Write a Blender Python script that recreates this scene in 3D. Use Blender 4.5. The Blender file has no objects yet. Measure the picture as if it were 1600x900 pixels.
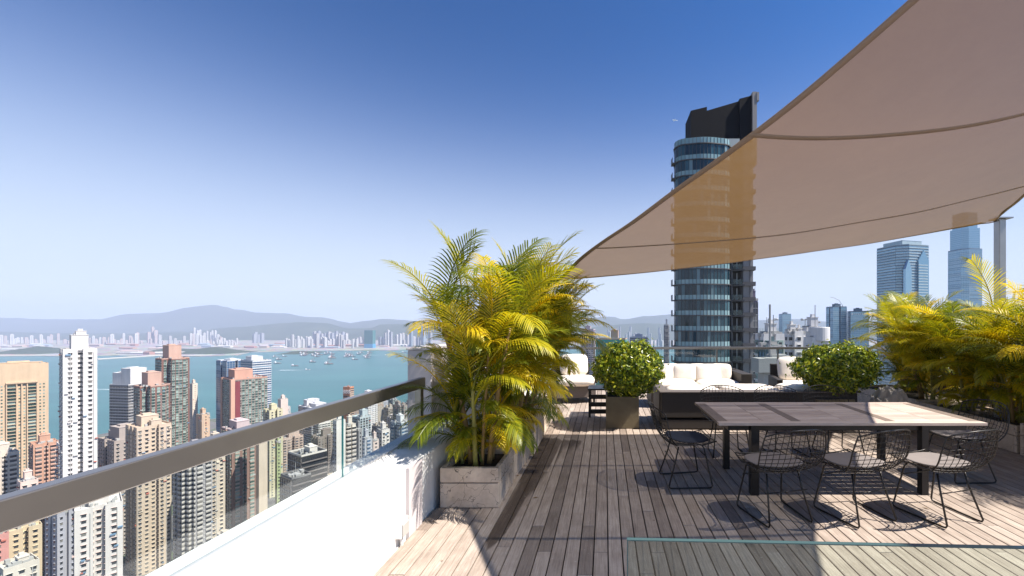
import bpy, bmesh, math, random
import numpy as np
from mathutils import Vector, Matrix, Euler, noise
R = math.radians
PI = math.pi
C = bpy.context.scene.collection
# ------------------------------------------------------------------ camera
H = 1.70            # eye height above the deck
F = 640.0           # focal length in photo pixels (1600 wide)
VX, VY = 945.0, 508.0
cam = bpy.data.cameras.new("camera"); co = bpy.data.objects.new("camera", cam); C.objects.link(co)
co.location = (0, 0, H); co.rotation_euler = (R(90), 0, 0)
cam.sensor_width = 36; cam.lens = 36*F/1600
cam.shift_x = -(VX-800)/1600; cam.shift_y = (VY-450)/1600
cam.clip_start = 0.05; cam.clip_end = 60000
bpy.context.scene.camera = co
# ------------------------------------------------------------------ light
SUN_EL = 55.5       # sun in the east (+x), high
SUN_AZ = 100.0       # clockwise from +y
w = bpy.data.worlds.new("World"); bpy.context.scene.world = w; w.use_nodes = True
nt = w.node_tree; bg = nt.nodes["Background"]
sky = nt.nodes.new("ShaderNodeTexSky"); sky.sky_type = 'NISHITA'; sky.sun_disc = False
sky.sun_elevation = R(SUN_EL); sky.sun_rotation = R(SUN_AZ)
sky.altitude = 200; sky.air_density = 1.0; sky.dust_density = 0.6; sky.ozone_density = 3.0
def _vm(sc, src):
    n = nt.nodes.new('ShaderNodeVectorMath'); n.operation = 'SCALE'; n.inputs['Scale'].default_value = sc; nt.links.new(src, n.inputs[0]); return n.outputs[0]
gmm = nt.nodes.new('ShaderNodeGamma'); gmm.inputs[1].default_value = 1.35
hs = nt.nodes.new('ShaderNodeHueSaturation'); hs.inputs['Saturation'].default_value = 1.0; hs.inputs['Hue'].default_value = 0.5
nt.links.new(_vm(.14, sky.outputs[0]), gmm.inputs[0]); 
tint = nt.nodes.new('ShaderNodeVectorMath'); tint.operation = 'MULTIPLY'; tint.inputs[1].default_value = (.12, .72, 1.13); nt.links.new(_vm(1/.14, gmm.outputs[0]), tint.inputs[0]); nt.links.new(tint.outputs[0], hs.inputs['Color'])
# a veil of humid air that whitens the sky evenly towards the whole horizon
tcw = nt.nodes.new('ShaderNodeTexCoord'); sxyz = nt.nodes.new('ShaderNodeSeparateXYZ'); nt.links.new(tcw.outputs['Generated'], sxyz.inputs[0])
ab = nt.nodes.new('ShaderNodeMath'); ab.operation = 'ABSOLUTE'; nt.links.new(sxyz.outputs[2], ab.inputs[0])
pw_ = nt.nodes.new('ShaderNodeMath'); pw_.operation = 'POWER'; pw_.inputs[1].default_value = 2.4; nt.links.new(ab.outputs[0], pw_.inputs[0])
ml = nt.nodes.new('ShaderNodeMath'); ml.operation = 'MULTIPLY'; ml.inputs[1].default_value = -(1/.31)**2.4; nt.links.new(pw_.outputs[0], ml.inputs[0])
ex = nt.nodes.new('ShaderNodeMath'); ex.operation = 'EXPONENT'; nt.links.new(ml.outputs[0], ex.inputs[0])
m9 = nt.nodes.new('ShaderNodeMath'); m9.operation = 'MULTIPLY'; m9.inputs[1].default_value = .93; nt.links.new(ex.outputs[0], m9.inputs[0])
veil = nt.nodes.new('ShaderNodeMix'); veil.data_type = 'RGBA'; nt.links.new(m9.outputs[0], veil.inputs[0]); nt.links.new(hs.outputs[0], veil.inputs[6]); veil.inputs[7].default_value = (5.6, 6.0, 6.6, 1)
nt.links.new(veil.outputs[2], bg.inputs[0]); bg.inputs[1].default_value = 0.07
sl = bpy.data.lights.new("sun", 'SUN'); so = bpy.data.objects.new("sun", sl); C.objects.link(so)
sl.energy = 5.0; sl.angle = R(0.53); sl.color = (1.0, 0.93, 0.84)
so.rotation_euler = (0, R(90-SUN_EL), R(90-SUN_AZ))
S = bpy.context.scene
S.view_settings.view_transform = 'Standard'; S.view_settings.look = 'None'
S.view_settings.exposure = 1.1; S.view_settings.gamma = 1
S.cycles.max_bounces = 8; S.cycles.transparent_max_bounces = 24; S.cycles.volume_bounces = 1
S.cycles.diffuse_bounces = 3; S.cycles.glossy_bounces = 3
# ------------------------------------------------------------------ helpers
def P(px, py, d):       # where a thing seen at a photo pixel stands, given its distance
    return Vector(((px-VX)/F*d, d, H-(py-VY)/F*d))
def G(px, py, z=0.0):   # the same, given its height
    d = (H-z)*F/(py-VY)
    return Vector(((px-VX)/F*d, d, z))
_m = {}
def nodes(name):
    m = bpy.data.materials.new(name); m.use_nodes = True
    t = m.node_tree; b = t.nodes["Principled BSDF"]
    return m, t, b
def N(t, typ, **k):
    n = t.nodes.new(typ)
    for a, v in k.items():
        if a.startswith('i_'): n.inputs[a[2:].replace('_', ' ')].default_value = v
        else: setattr(n, a, v)
    return n
def L(t, a, b): t.links.new(a, b)
def ramp(t, fac, stops):
    n = t.nodes.new('ShaderNodeValToRGB'); e = n.color_ramp.elements
    while len(e) < len(stops): e.new(0.5)
    for k, (p, c) in enumerate(stops):
        e[k].position = p; e[k].color = (*c, 1) if len(c) == 3 else c
    L(t, fac, n.inputs[0]); return n.outputs[0]
def mixc(t, fac, a, b, mode='MIX'):
    n = t.nodes.new('ShaderNodeMix'); n.data_type = 'RGBA'; n.blend_type = mode
    for s, v in ((n.inputs[0], fac), (n.inputs[6], a), (n.inputs[7], b)):
        if isinstance(v, (int, float)): s.default_value = v
        elif isinstance(v, tuple): s.default_value = (*v[:3], 1)
        else: L(t, v, s)
    return n.outputs[2]
def coord(t, scale=(1, 1, 1), kind='Object'):
    tc = N(t, 'ShaderNodeTexCoord'); mp = N(t, 'ShaderNodeMapping'); mp.inputs['Scale'].default_value = scale
    L(t, tc.outputs[kind], mp.inputs[0]); return mp.outputs[0]
def noise_(t, vec, scale, detail=4, rough=.55):
    n = N(t, 'ShaderNodeTexNoise', i_Scale=scale, i_Detail=detail, i_Roughness=rough); L(t, vec, n.inputs['Vector']); return n.outputs['Fac']
def bump(t, b, h, strength=.3, dist=.01):
    n = N(t, 'ShaderNodeBump', i_Strength=strength, i_Distance=dist); L(t, h, n.inputs['Height']); L(t, n.outputs[0], b.inputs['Normal'])
def plain(name, col, rough=.6, metal=0., vary=.12, scale=8., bumpd=.0, spec=.5):
    if name in _m: return _m[name]
    m, t, b = nodes(name); v = coord(t)
    f = noise_(t, v, scale, 5)
    c = mixc(t, f, tuple(x*(1-vary) for x in col), tuple(min(1, x*(1+vary)) for x in col))
    L(t, c, b.inputs['Base Color']); b.inputs['Roughness'].default_value = rough; b.inputs['Metallic'].default_value = metal
    b.inputs['Specular IOR Level'].default_value = spec
    if bumpd: bump(t, b, noise_(t, v, scale*4, 4), .5, bumpd)
    _m[name] = m; return m
def wallmat(col, kind='render'):
    key = 'wall_%.2f_%.2f_%.2f' % tuple(col)
    if key in _m: return _m[key]
    m, t, b = nodes(key); v = coord(t, (.35, .35, .03)); f = noise_(t, v, 1.0, 6, .7)
    v2 = coord(t, (1, 1, 1)); f2 = noise_(t, v2, .12, 3)
    c = mixc(t, f, tuple(x*.72 for x in col), tuple(min(.85, x*1.15) for x in col))
    c = mixc(t, f2, c, mixc(t, 1.0, c, (.82, .80, .78), 'MULTIPLY'))
    L(t, c, b.inputs['Base Color']); b.inputs['Roughness'].default_value = .85
    _m[key] = m; return m
def winmat(name, dark, light, rough=.12, split=.72):
    if name in _m: return _m[name]
    m, t, b = nodes(name); g = N(t, 'ShaderNodeNewGeometry')
    c = ramp(t, g.outputs['Random Per Island'], [(0, dark), (split, tuple(x*1.6+.005 for x in dark)), (min(.99, split+.1), light), (1, tuple(x*.7 for x in light))])
    L(t, c, b.inputs['Base Color']); b.inputs['Roughness'].default_value = rough; b.inputs['Specular IOR Level'].default_value = .5
    _m[name] = m; return m
def panemat(name, stops, rough):
    m, t, b = nodes(name); oi = N(t, 'ShaderNodeObjectInfo'); c = ramp(t, oi.outputs['Random'], stops)
    f = noise_(t, coord(t, (1.2, 1.2, .5)), 1., 3); c = mixc(t, f, mixc(t, 1., c, (.5, .55, .6), 'MULTIPLY'), c)
    L(t, c, b.inputs['Base Color']); b.inputs['Roughness'].default_value = rough; bump(t, b, noise_(t, coord(t), .6, 2), .08, .05); return m
def thinglass(name, tint, ior=1.45, rough=.0, refl=1.0):
    if name in _m: return _m[name]
    m, t, b = nodes(name); t.nodes.remove(b); out = t.nodes['Material Output']
    tr = N(t, 'ShaderNodeBsdfTransparent'); tr.inputs[0].default_value = (*tint, 1)
    gl = N(t, 'ShaderNodeBsdfGlossy'); gl.inputs['Roughness'].default_value = rough; gl.inputs[0].default_value = (refl, refl, refl, 1)
    lw = N(t, 'ShaderNodeLayerWeight'); lw.inputs[0].default_value = .5
    pw = N(t, 'ShaderNodeMath', operation='POWER'); pw.inputs[1].default_value = 4.5; L(t, lw.outputs['Facing'], pw.inputs[0])
    fr = N(t, 'ShaderNodeMath', operation='MULTIPLY_ADD'); fr.inputs[1].default_value = .8; fr.inputs[2].default_value = ((ior-1)/(ior+1))**2; L(t, pw.outputs[0], fr.inputs[0])
    mx = N(t, 'ShaderNodeMixShader'); L(t, fr.outputs[0], mx.inputs[0]); L(t, tr.outputs[0], mx.inputs[1]); L(t, gl.outputs[0], mx.inputs[2])
    L(t, mx.outputs[0], out.inputs[0]); _m[name] = m; return m
def setm(o, label=None, cat=None, group=None, kind=None):
    if label: o['label'] = label
    if cat: o['category'] = cat
    if group: o['group'] = group
    if kind: o['kind'] = kind
    return o
def empty(name, loc=(0, 0, 0), rz=0, label=None, cat=None, group=None, kind=None):
    o = bpy.data.objects.new(name, None); C.objects.link(o); o.location = loc; o.rotation_euler = (0, 0, rz)
    o.empty_display_size = .1
    return setm(o, label, cat, group, kind)
def copy_tree(o, parent=None):
    c = o.copy(); C.objects.link(c)
    if parent: c.parent = parent
    for ch in o.children: copy_tree(ch, c)
    return c
def link(name, me, parent=None, loc=None, rot=None, scale=None):
    o = bpy.data.objects.new(name, me); C.objects.link(o)
    if parent: o.parent = parent
    if loc is not None: o.location = loc
    if rot is not None: o.rotation_euler = rot
    if scale is not None: o.scale = scale
    return o
_BF = np.array([[0,3,2,1],[4,5,6,7],[0,1,5,4],[1,2,6,5],[2,3,7,6],[3,0,4,7]])
_BV = np.array([[-1,-1,-1],[1,-1,-1],[1,1,-1],[-1,1,-1],[-1,-1,1],[1,-1,1],[1,1,1],[-1,1,1]], float)
class MB:
    def __init__(s): s.V = []; s.Fc = []; s.M = []; s.n = 0; s.A = []
    def raw(s, v, faces, mat=0, a=0.):
        v = np.asarray(v, float).reshape(-1, 3); off = s.n
        s.V.append(v); s.n += len(v); s.A.append(np.full(len(v), a))
        if isinstance(faces, np.ndarray): faces = [faces]
        else:
            d = {}
            for f in faces: d.setdefault(len(f), []).append(f)
            faces = [np.array(x) for x in d.values()]
        for f in faces:
            if len(f): s.Fc.append(f+off); s.M.append(np.full(len(f), mat))
        return s
    def boxes(s, c, h, ang=0., mat=0, a=None):       # many boxes: centres, half sizes, one angle about z
        c = np.atleast_2d(np.asarray(c, float)); n = len(c); h = np.broadcast_to(np.asarray(h, float), (n, 3))
        v = _BV[None]*h[:, None]; ca, sa = np.cos(ang), np.sin(ang)
        ca = np.broadcast_to(ca, (n,))[:, None]; sa = np.broadcast_to(sa, (n,))[:, None]
        x = v[..., 0]*ca - v[..., 1]*sa; y = v[..., 0]*sa + v[..., 1]*ca
        v = np.stack([x, y, v[..., 2]], -1)+c[:, None]
        f = (_BF[None]+8*np.arange(n)[:, None, None]).reshape(-1, 4)
        return s.raw(v.reshape(-1, 3), f, mat)
    def box(s, x0, x1, y0, y1, z0, z1, mat=0, a=0.):
        return s.raw(_BV*np.array([(x1-x0)/2, (y1-y0)/2, (z1-z0)/2])+np.array([(x0+x1)/2, (y0+y1)/2, (z0+z1)/2]), _BF, mat, a)
    def prism(s, pts, z0, z1, mat=0):
        n = len(pts); v = [(x, y, z0) for x, y in pts]+[(x, y, z1) for x, y in pts]
        f = [tuple(range(n-1, -1, -1)), tuple(range(n, 2*n))]+[(i, (i+1) % n, n+(i+1) % n, n+i) for i in range(n)]
        return s.raw(v, f, mat)
    def tube(s, pts, r, k=6, mat=0, closed=False, cap=True):
        pts = [Vector(p) for p in pts]; n = len(pts); rs = r if isinstance(r, (list, tuple)) else [r]*n
        V = []; up = None
        for i, p in enumerate(pts):
            a = pts[i-1] if (i > 0 or closed) else p; b = pts[(i+1) % n] if (i < n-1 or closed) else p
            t = (b-a).normalized()
            if up is None:
                up = Vector((0, 0, 1)) if abs(t.z) < .9 else Vector((1, 0, 0))
            u = (up-t*up.dot(t)); u = u.normalized() if u.length > 1e-6 else t.orthogonal().normalized()
            up = u; w_ = t.cross(u)
            for j in range(k):
                an = 2*PI*j/k; V.append(p+(u*math.cos(an)+w_*math.sin(an))*rs[i])
        m = n if closed else n-1
        f = [(i*k+j, i*k+(j+1) % k, ((i+1) % n)*k+(j+1) % k, ((i+1) % n)*k+j) for i in range(m) for j in range(k)]
        if cap and not closed: f += [tuple(range(k-1, -1, -1)), tuple((n-1)*k+j for j in range(k))]
        return s.raw([tuple(v) for v in V], f, mat)
    def lathe(s, prof, c=(0, 0, 0), k=16, mat=0):
        V = [(c[0]+r*math.cos(2*PI*j/k), c[1]+r*math.sin(2*PI*j/k), c[2]+z) for r, z in prof for j in range(k)]
        f = [(i*k+j, i*k+(j+1) % k, (i+1)*k+(j+1) % k, (i+1)*k+j) for i in range(len(prof)-1) for j in range(k)]
        return s.raw(V, f, mat)
    def mesh(s, name, mats, smooth=False, attr=False):
        me = bpy.data.meshes.new(name); v = np.concatenate(s.V) if s.V else np.zeros((0, 3))
        if not isinstance(mats, (list, tuple)): mats = [mats]
        me.vertices.add(len(v)); me.vertices.foreach_set('co', v.ravel())
        tot = sum(len(f) for f in s.Fc); loops = np.concatenate([f.ravel() for f in s.Fc]) if s.Fc else np.zeros(0, int)
        cnt = np.concatenate([np.full(len(f), f.shape[1]) for f in s.Fc]) if s.Fc else np.zeros(0, int)
        me.loops.add(len(loops)); me.loops.foreach_set('vertex_index', loops.astype(np.int32))
        me.polygons.add(tot); st = np.concatenate([[0], np.cumsum(cnt)[:-1]]) if tot else cnt
        me.polygons.foreach_set('loop_start', st.astype(np.int32))
        try: me.polygons.foreach_set('loop_total', cnt.astype(np.int32))
        except Exception: pass
        me.polygons.foreach_set('material_index', np.concatenate(s.M).astype(np.int32))
        for m in mats: me.materials.append(m)
        if attr:
            at = me.attributes.new('tone', 'FLOAT', 'POINT'); at.data.foreach_set('value', np.concatenate(s.A))
        me.update(calc_edges=True); me.validate()
        me.polygons.foreach_set('use_smooth', [bool(smooth)]*len(me.polygons)); me.update()
        return me
    def build(s, name, mats, parent=None, smooth=False, attr=False, loc=None, rot=None):
        return link(name, s.mesh(name, mats, smooth, attr), parent, loc, rot)
def boxpart(name, dims, mat, parent=None):
    return MB().box(*dims).build(name, mat, parent)
def bevel(o, wdt=.004, seg=1):
    md = o.modifiers.new('bevel', 'BEVEL'); md.width = wdt; md.segments = seg; return o

# ------------------------------------------------------------------ materials of the terrace
def wood(name, a, b_, grain=(14, .7, 14), attr=True, rough=.75, blot=.5):
    if name in _m: return _m[name]
    m, t, b = nodes(name)
    at = N(t, 'ShaderNodeAttribute', attribute_name='tone'); oi = N(t, 'ShaderNodeObjectInfo')
    tc = N(t, 'ShaderNodeTexCoord'); ad = N(t, 'ShaderNodeVectorMath', operation='ADD'); cb = N(t, 'ShaderNodeCombineXYZ')
    ml = N(t, 'ShaderNodeMath', operation='MULTIPLY'); ml.inputs[1].default_value = 37.; L(t, at.outputs['Fac'], ml.inputs[0])
    L(t, ml.outputs[0], cb.inputs[2]); L(t, ml.outputs[0], cb.inputs[1]); L(t, tc.outputs['Object'], ad.inputs[0]); L(t, cb.outputs[0], ad.inputs[1])
    mp = N(t, 'ShaderNodeMapping'); mp.inputs['Scale'].default_value = grain; L(t, ad.outputs[0], mp.inputs[0])
    g = noise_(t, mp.outputs[0], 6, 8, .7); bl = noise_(t, ad.outputs[0], 3.2, 6, .65)
    c = mixc(t, ramp(t, g, [(.3, (0, 0, 0)), (.72, (1, 1, 1))]), a, b_)
    tone = ramp(t, at.outputs['Fac'], [(0, (.52, .50, .49)), (.12, (.78, .76, .75)), (.7, (.93, .92, .91)), (1, (1.0, 1.0, 1.0))])
    c = mixc(t, 1., c, tone, 'MULTIPLY')
    c = mixc(t, ramp(t, bl, [(.35, (blot, blot, blot)), (.62, (0, 0, 0))]), c, mixc(t, 1., c, (.55, .52, .50), 'MULTIPLY'))
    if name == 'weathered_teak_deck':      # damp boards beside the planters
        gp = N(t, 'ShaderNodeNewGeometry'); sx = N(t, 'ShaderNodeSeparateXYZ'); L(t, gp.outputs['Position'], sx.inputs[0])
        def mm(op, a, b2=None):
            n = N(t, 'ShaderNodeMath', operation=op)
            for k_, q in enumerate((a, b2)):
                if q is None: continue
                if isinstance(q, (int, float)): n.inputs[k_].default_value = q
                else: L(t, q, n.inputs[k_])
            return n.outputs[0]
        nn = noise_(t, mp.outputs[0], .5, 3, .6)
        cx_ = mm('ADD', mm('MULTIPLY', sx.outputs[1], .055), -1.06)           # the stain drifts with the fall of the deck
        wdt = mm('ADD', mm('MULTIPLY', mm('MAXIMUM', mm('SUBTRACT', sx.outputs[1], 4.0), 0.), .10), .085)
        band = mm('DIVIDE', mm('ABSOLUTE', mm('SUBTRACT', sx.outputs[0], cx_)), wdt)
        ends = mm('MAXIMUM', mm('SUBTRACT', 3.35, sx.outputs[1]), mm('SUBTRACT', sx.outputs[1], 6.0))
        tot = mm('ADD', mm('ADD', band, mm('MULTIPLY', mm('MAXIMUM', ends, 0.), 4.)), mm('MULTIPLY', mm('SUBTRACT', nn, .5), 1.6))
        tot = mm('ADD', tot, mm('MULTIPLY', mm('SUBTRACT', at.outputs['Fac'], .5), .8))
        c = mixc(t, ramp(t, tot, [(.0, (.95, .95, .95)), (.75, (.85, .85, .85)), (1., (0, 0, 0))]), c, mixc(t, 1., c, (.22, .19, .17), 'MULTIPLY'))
    fl = noise_(t, ad.outputs[0], 60, 3, .5)
    c = mixc(t, ramp(t, fl, [(.66, (0, 0, 0)), (.74, (.35, .35, .35))]), c, (.62, .58, .52))
    L(t, c, b.inputs['Base Color']); b.inputs['Roughness'].default_value = rough; b.inputs['Specular IOR Level'].default_value = .3
    bump(t, b, g, .45, .003); _m[name] = m; return m
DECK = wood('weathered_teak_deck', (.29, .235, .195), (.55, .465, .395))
TABLEW = wood('weathered_table_wood', (.40, .325, .28), (.64, .53, .46), grain=(.7, 14, 14), blot=.3)
TABLEV = wood('darker_table_rail', (.16, .125, .10), (.30, .24, .20), grain=(14, .7, 14), blot=.3)
DARK = plain('void_below_deck', (.02, .018, .016), .9)
BLACKM = plain('black_powder_coat', (.018, .018, .02), .35, .4, spec=.5)
BRONZE = plain('brushed_dark_steel', (.33, .305, .28), .33, .85, .18, 3.)
STEEL = plain('galvanised_post', (.38, .37, .36), .4, .8, .15, 4.)
def renderwall():
    m, t, b = nodes('white_painted_render'); f = noise_(t, coord(t, (2.2, 2.2, .5)), 1.4, 7, .7); g = noise_(t, coord(t), 9, 6, .7)
    c = mixc(t, ramp(t, f, [(.42, (0, 0, 0)), (.75, (1, 1, 1))]), (.80, .79, .77), (.62, .60, .57)); c = mixc(t, ramp(t, g, [(.6, (0, 0, 0)), (.7, (.5, .5, .5))]), c, (.66, .63, .59))
    L(t, c, b.inputs['Base Color']); b.inputs['Roughness'].default_value = .85; bump(t, b, g, .5, .004); return m
WHITEWALL = renderwall()
GREYWALL = plain('lilac_grey_render', (.55, .50, .50), .85, 0, .08, 2., .002)
RATTAN = plain('dark_rattan', (.030, .024, .020), .6, 0, .5, 180., .002)
RATTANG = plain('grey_brown_rattan', (.12, .10, .09), .6, 0, .5, 180., .002)
CUSH = plain('cream_canvas', (.80, .72, .62), .9, 0, .05, 30., .001)
PADG = plain('taupe_seat_pad', (.20, .175, .165), .9, 0, .1, 30., .001)
PADB = plain('navy_seat_pad', (.015, .018, .03), .7, 0, .1, 30., .001)
SOIL = plain('dark_soil', (.03, .022, .015), .95, 0, .4, 20., .01)
BARK = plain('ringed_palm_cane', (.30, .19, .07), .7, 0, .35, 30., .003)
BARKG = plain('green_palm_cane', (.24, .22, .05), .7, 0, .35, 30., .003)
TWIG = plain('shrub_twig', (.08, .055, .035), .8, 0, .3, 30.)
GLASS = thinglass('clear_balustrade_glass', (.93, .96, .95), 1.4)
GLASSF = thinglass('greenish_pool_fence_glass', (.86, .92, .90), 1.4)
GLASSE = plain('teal_glass_edge', (.03, .16, .17), .15)
LAMPW = plain('white_plastic', (.75, .74, .72), .4)
def concrete():
    m, t, b = nodes('cracked_planter_stone'); v = coord(t)
    oi = N(t, 'ShaderNodeObjectInfo')
    f = noise_(t, v, 5, 8, .7); c = mixc(t, ramp(t, f, [(.3, (0, 0, 0)), (.7, (1, 1, 1))]), (.42, .33, .25), (.70, .58, .46))
    vo = N(t, 'ShaderNodeTexVoronoi', feature='DISTANCE_TO_EDGE', i_Scale=3.2)
    nn = N(t, 'ShaderNodeTexNoise', i_Scale=3.0, i_Detail=4); mx = N(t, 'ShaderNodeVectorMath', operation='ADD'); L(t, v, mx.inputs[0]); L(t, nn.outputs['Color'], mx.inputs[1]); L(t, v, nn.inputs['Vector']); L(t, mx.outputs[0], vo.inputs['Vector'])
    cr = ramp(t, vo.outputs['Distance'], [(0, (1, 1, 1)), (.012, (0, 0, 0))])
    c = mixc(t, cr, c, (.05, .04, .035)); L(t, c, b.inputs['Base Color']); b.inputs['Roughness'].default_value = .85
    bump(t, b, noise_(t, v, 40, 6), .5, .004); return m
PLANT = concrete()
def leafmat(name, stops, trans=.45, rough=.4, island=False):
    m, t, b = nodes(name); out = t.nodes['Material Output']
    if island: src = N(t, 'ShaderNodeNewGeometry').outputs['Random Per Island']
    else:
        oi = N(t, 'ShaderNodeObjectInfo'); ge = N(t, 'ShaderNodeNewGeometry')
        ma = N(t, 'ShaderNodeMath', operation='MULTIPLY_ADD'); ma.inputs[1].default_value = .25; L(t, ge.outputs['Random Per Island'], ma.inputs[0])
        m2 = N(t, 'ShaderNodeMath', operation='MULTIPLY'); m2.inputs[1].default_value = .75; L(t, oi.outputs['Random'], m2.inputs[0]); L(t, m2.outputs[0], ma.inputs[2]); src = ma.outputs[0]
    c = ramp(t, src, stops); L(t, c, b.inputs['Base Color']); b.inputs['Roughness'].default_value = rough
    b.inputs['Specular IOR Level'].default_value = .45
    tl = N(t, 'ShaderNodeBsdfTranslucent'); L(t, mixc(t, 1., c, (1.25, 1.15, .5), 'MULTIPLY'), tl.inputs[0])
    mx = N(t, 'ShaderNodeMixShader'); mx.inputs[0].default_value = trans; L(t, b.outputs[0], mx.inputs[1]); L(t, tl.outputs[0], mx.inputs[2]); L(t, mx.outputs[0], out.inputs[0])
    return m
PALM = leafmat('areca_leaf', [(0, (.06, .10, .008)), (.3, (.19, .22, .010)), (.58, (.48, .42, .012)), (.93, (.76, .54, .014)), (.96, (.30, .17, .04)), (1, (.28, .15, .05))], .46)
SHRUB = leafmat('glossy_shrub_leaf', [(0, (.03, .065, .010)), (.35, (.09, .15, .014)), (.7, (.26, .32, .02)), (1, (.52, .50, .05))], .28, .28, True)
TREEL = leafmat('street_tree_leaf', [(0, (.03, .08, .015)), (1, (.12, .22, .03))], .25, .5, True)
# ------------------------------------------------------------------ sea, land, hills
SEA = -263.0
def seamat():
    m, t, b = nodes('harbour_water'); v = coord(t, (1, 1, 1))
    f = noise_(t, coord(t, (.0012, .004, 1)), 1., 6, .6)
    c = mixc(t, ramp(t, f, [(.35, (0, 0, 0)), (.65, (1, 1, 1))]), (.014, .092, .088), (.028, .128, .120))
    L(t, c, b.inputs['Base Color']); b.inputs['Roughness'].default_value = .32; b.inputs['Specular IOR Level'].default_value = .28
    bump(t, b, noise_(t, coord(t, (.05, .12, 1)), 1., 5), .35, 1.2); return m
sea = MB().raw([(-31000, 300, SEA), (31000, 300, SEA), (31000, 15800, SEA), (-31000, 15800, SEA)], [(0, 1, 2, 3)]).build('sea', seamat()); sea['kind'] = 'structure'
def shore(x):
    s = 1330+120*math.sin(x*.0031+1)+60*math.sin(x*.011)
    k = 1/(1+math.exp((x+1130)/60)); return s*(1-k)+ (930+40*math.sin(x*.01))*k
def ground_z(x, y):
    s = shore(x); t = max(0., min(1., (s-y)/s))
    return SEA+2.5+118*t**1.35 if y < s else SEA-6
gm = MB(); nx, ny = 110, 46; vs = []
for j in range(ny):
    for i in range(nx):
        x = -2800+5600*i/(nx-1); y = -250+1950*j/(ny-1); vs.append((x, y, ground_z(x, y)))
gm.raw(vs, [(j*nx+i, j*nx+i+1, (j+1)*nx+i+1, (j+1)*nx+i) for j in range(ny-1) for i in range(nx-1)])
def townmat():
    m, t, b = nodes('city_ground'); v = coord(t)
    f = noise_(t, v, .03, 6, .6); c = ramp(t, f, [(.3, (.05, .05, .05)), (.5, (.13, .125, .12)), (.62, (.05, .08, .03)), (.8, (.2, .19, .17))])
    L(t, c, b.inputs['Base Color']); b.inputs['Roughness'].default_value = .9; return m
gr = gm.build('ground', townmat()); gr['kind'] = 'structure'
# far shore: flat reclaimed land
def interp(pts, x):
    if x <= pts[0][0]: return pts[0][1]
    for (a, ya), (b_, yb) in zip(pts, pts[1:]):
        if x <= b_:
            k = (x-a)/(b_-a); k = k*k*(3-2*k); return ya+(yb-ya)*k
    return pts[-1][1]
coast = [(-900, 556), (0, 556), (110, 557), (150, 556), (300, 557), (378, 556), (392, 551), (450, 549), (560, 548), (700, 546), (900, 541), (1200, 540), (2600, 540)]
lm = MB(); top = []
for k in range(0, 180):
    px = -900+3500*k/179; d = (H-SEA)*F/(interp(coast, px)-VY+random.Random(k).uniform(-.4, .4)); top.append(((px-VX)/F*d, d))
v = [(x, y, SEA-3) for x, y in top]+[(x, y, SEA+3) for x, y in top]+[(x*14000/y, 14000, SEA+3) for x, y in top]; n = len(top)
lm.raw(v, [(i, i+1, n+i+1, n+i) for i in range(n-1)]+[(n+i, n+i+1, 2*n+i+1, 2*n+i) for i in range(n-1)])
def portmat():
    m, t, b = nodes('port_land'); v = coord(t)
    f = noise_(t, coord(t, (.004, .002, 1)), 1, 7, .65); g = N(t, 'ShaderNodeTexVoronoi', i_Scale=.018); L(t, v, g.inputs['Vector'])
    c = ramp(t, f, [(.3, (.05, .07, .035)), (.45, (.17, .14, .12)), (.6, (.24, .22, .21)), (.7, (.06, .08, .04))])
    c = mixc(t, .15, c, g.outputs['Color']); L(t, c, b.inputs['Base Color']); b.inputs['Roughness'].default_value = .9; return m
fl = lm.build('far_shore', portmat()); fl['kind'] = 'structure'
def hillmat(name, a, b2):
    m, t, b = nodes(name); f = noise_(t, coord(t, (.002, .002, .003)), 1, 8, .6)
    L(t, mixc(t, f, a, b2), b.inputs['Base Color']); b.inputs['Roughness'].default_value = 1.; b.inputs['Specular IOR Level'].default_value = 0; return m
HILL = hillmat('forested_hillside', (.02, .035, .018), (.075, .085, .05))
def ridge(name, prof, d, depth, px0, px1, amp, seed, n=300, m=22):
    mb = MB(); vs = []
    for j in range(m):
        v_ = j/(m-1)*2-1; y = d+v_*depth; h = (1-abs(v_))**.8 if abs(v_) < 1 else 0
        for i in range(n):
            px = px0+(px1-px0)*i/(n-1); x = (px-VX)/F*d
            top = (VY-interp(prof, px))/F*d+H-SEA
            nz = noise.fractal(Vector((x*.0013+seed, y*.0013, 0)), .9, 2.1, 7)
            z = SEA-5+max(0, top+5)*h*(1-.28*(1-h)*(1+nz)) + amp*nz*(.25+h)*(1 if h < .97 else .55)
            if j in (0, m-1): z = SEA-30
            vs.append((x, y, z))
    mb.raw(vs, [(j*n+i, j*n+i+1, (j+1)*n+i+1, (j+1)*n+i) for j in range(m-1) for i in range(n-1)])
    o = mb.build(name, HILL, smooth=True); o['kind'] = 'structure'
ridge('hills', [(-500, 492), (0, 495), (60, 497), (160, 498), (200, 490), (260, 487), (300, 479), (318, 475.5), (332, 473), (346, 476), (366, 481), (400, 488), (440, 489), (500, 495), (545, 503), (600, 497), (665, 503), (760, 499), (850, 503), (900, 499), (958, 492), (975, 497), (1010, 492), (1060, 489), (1120, 496), (1180, 500), (1250, 496), (1290, 501), (1400, 506), (1700, 500), (2100, 503)], 11800, 1900, -500, 2100, 34, 3.1)
ridge('hills', [(-500, 514), (0, 519), (200, 521), (300, 517), (380, 509), (440, 504), (472, 502), (500, 503), (545, 512), (580, 513), (600, 506), (640, 504), (680, 509), (760, 514), (900, 512), (1000, 503), (1060, 506), (1200, 512), (2100, 515)], 8200, 1200, -500, 2100, 22, 7.7)
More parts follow.
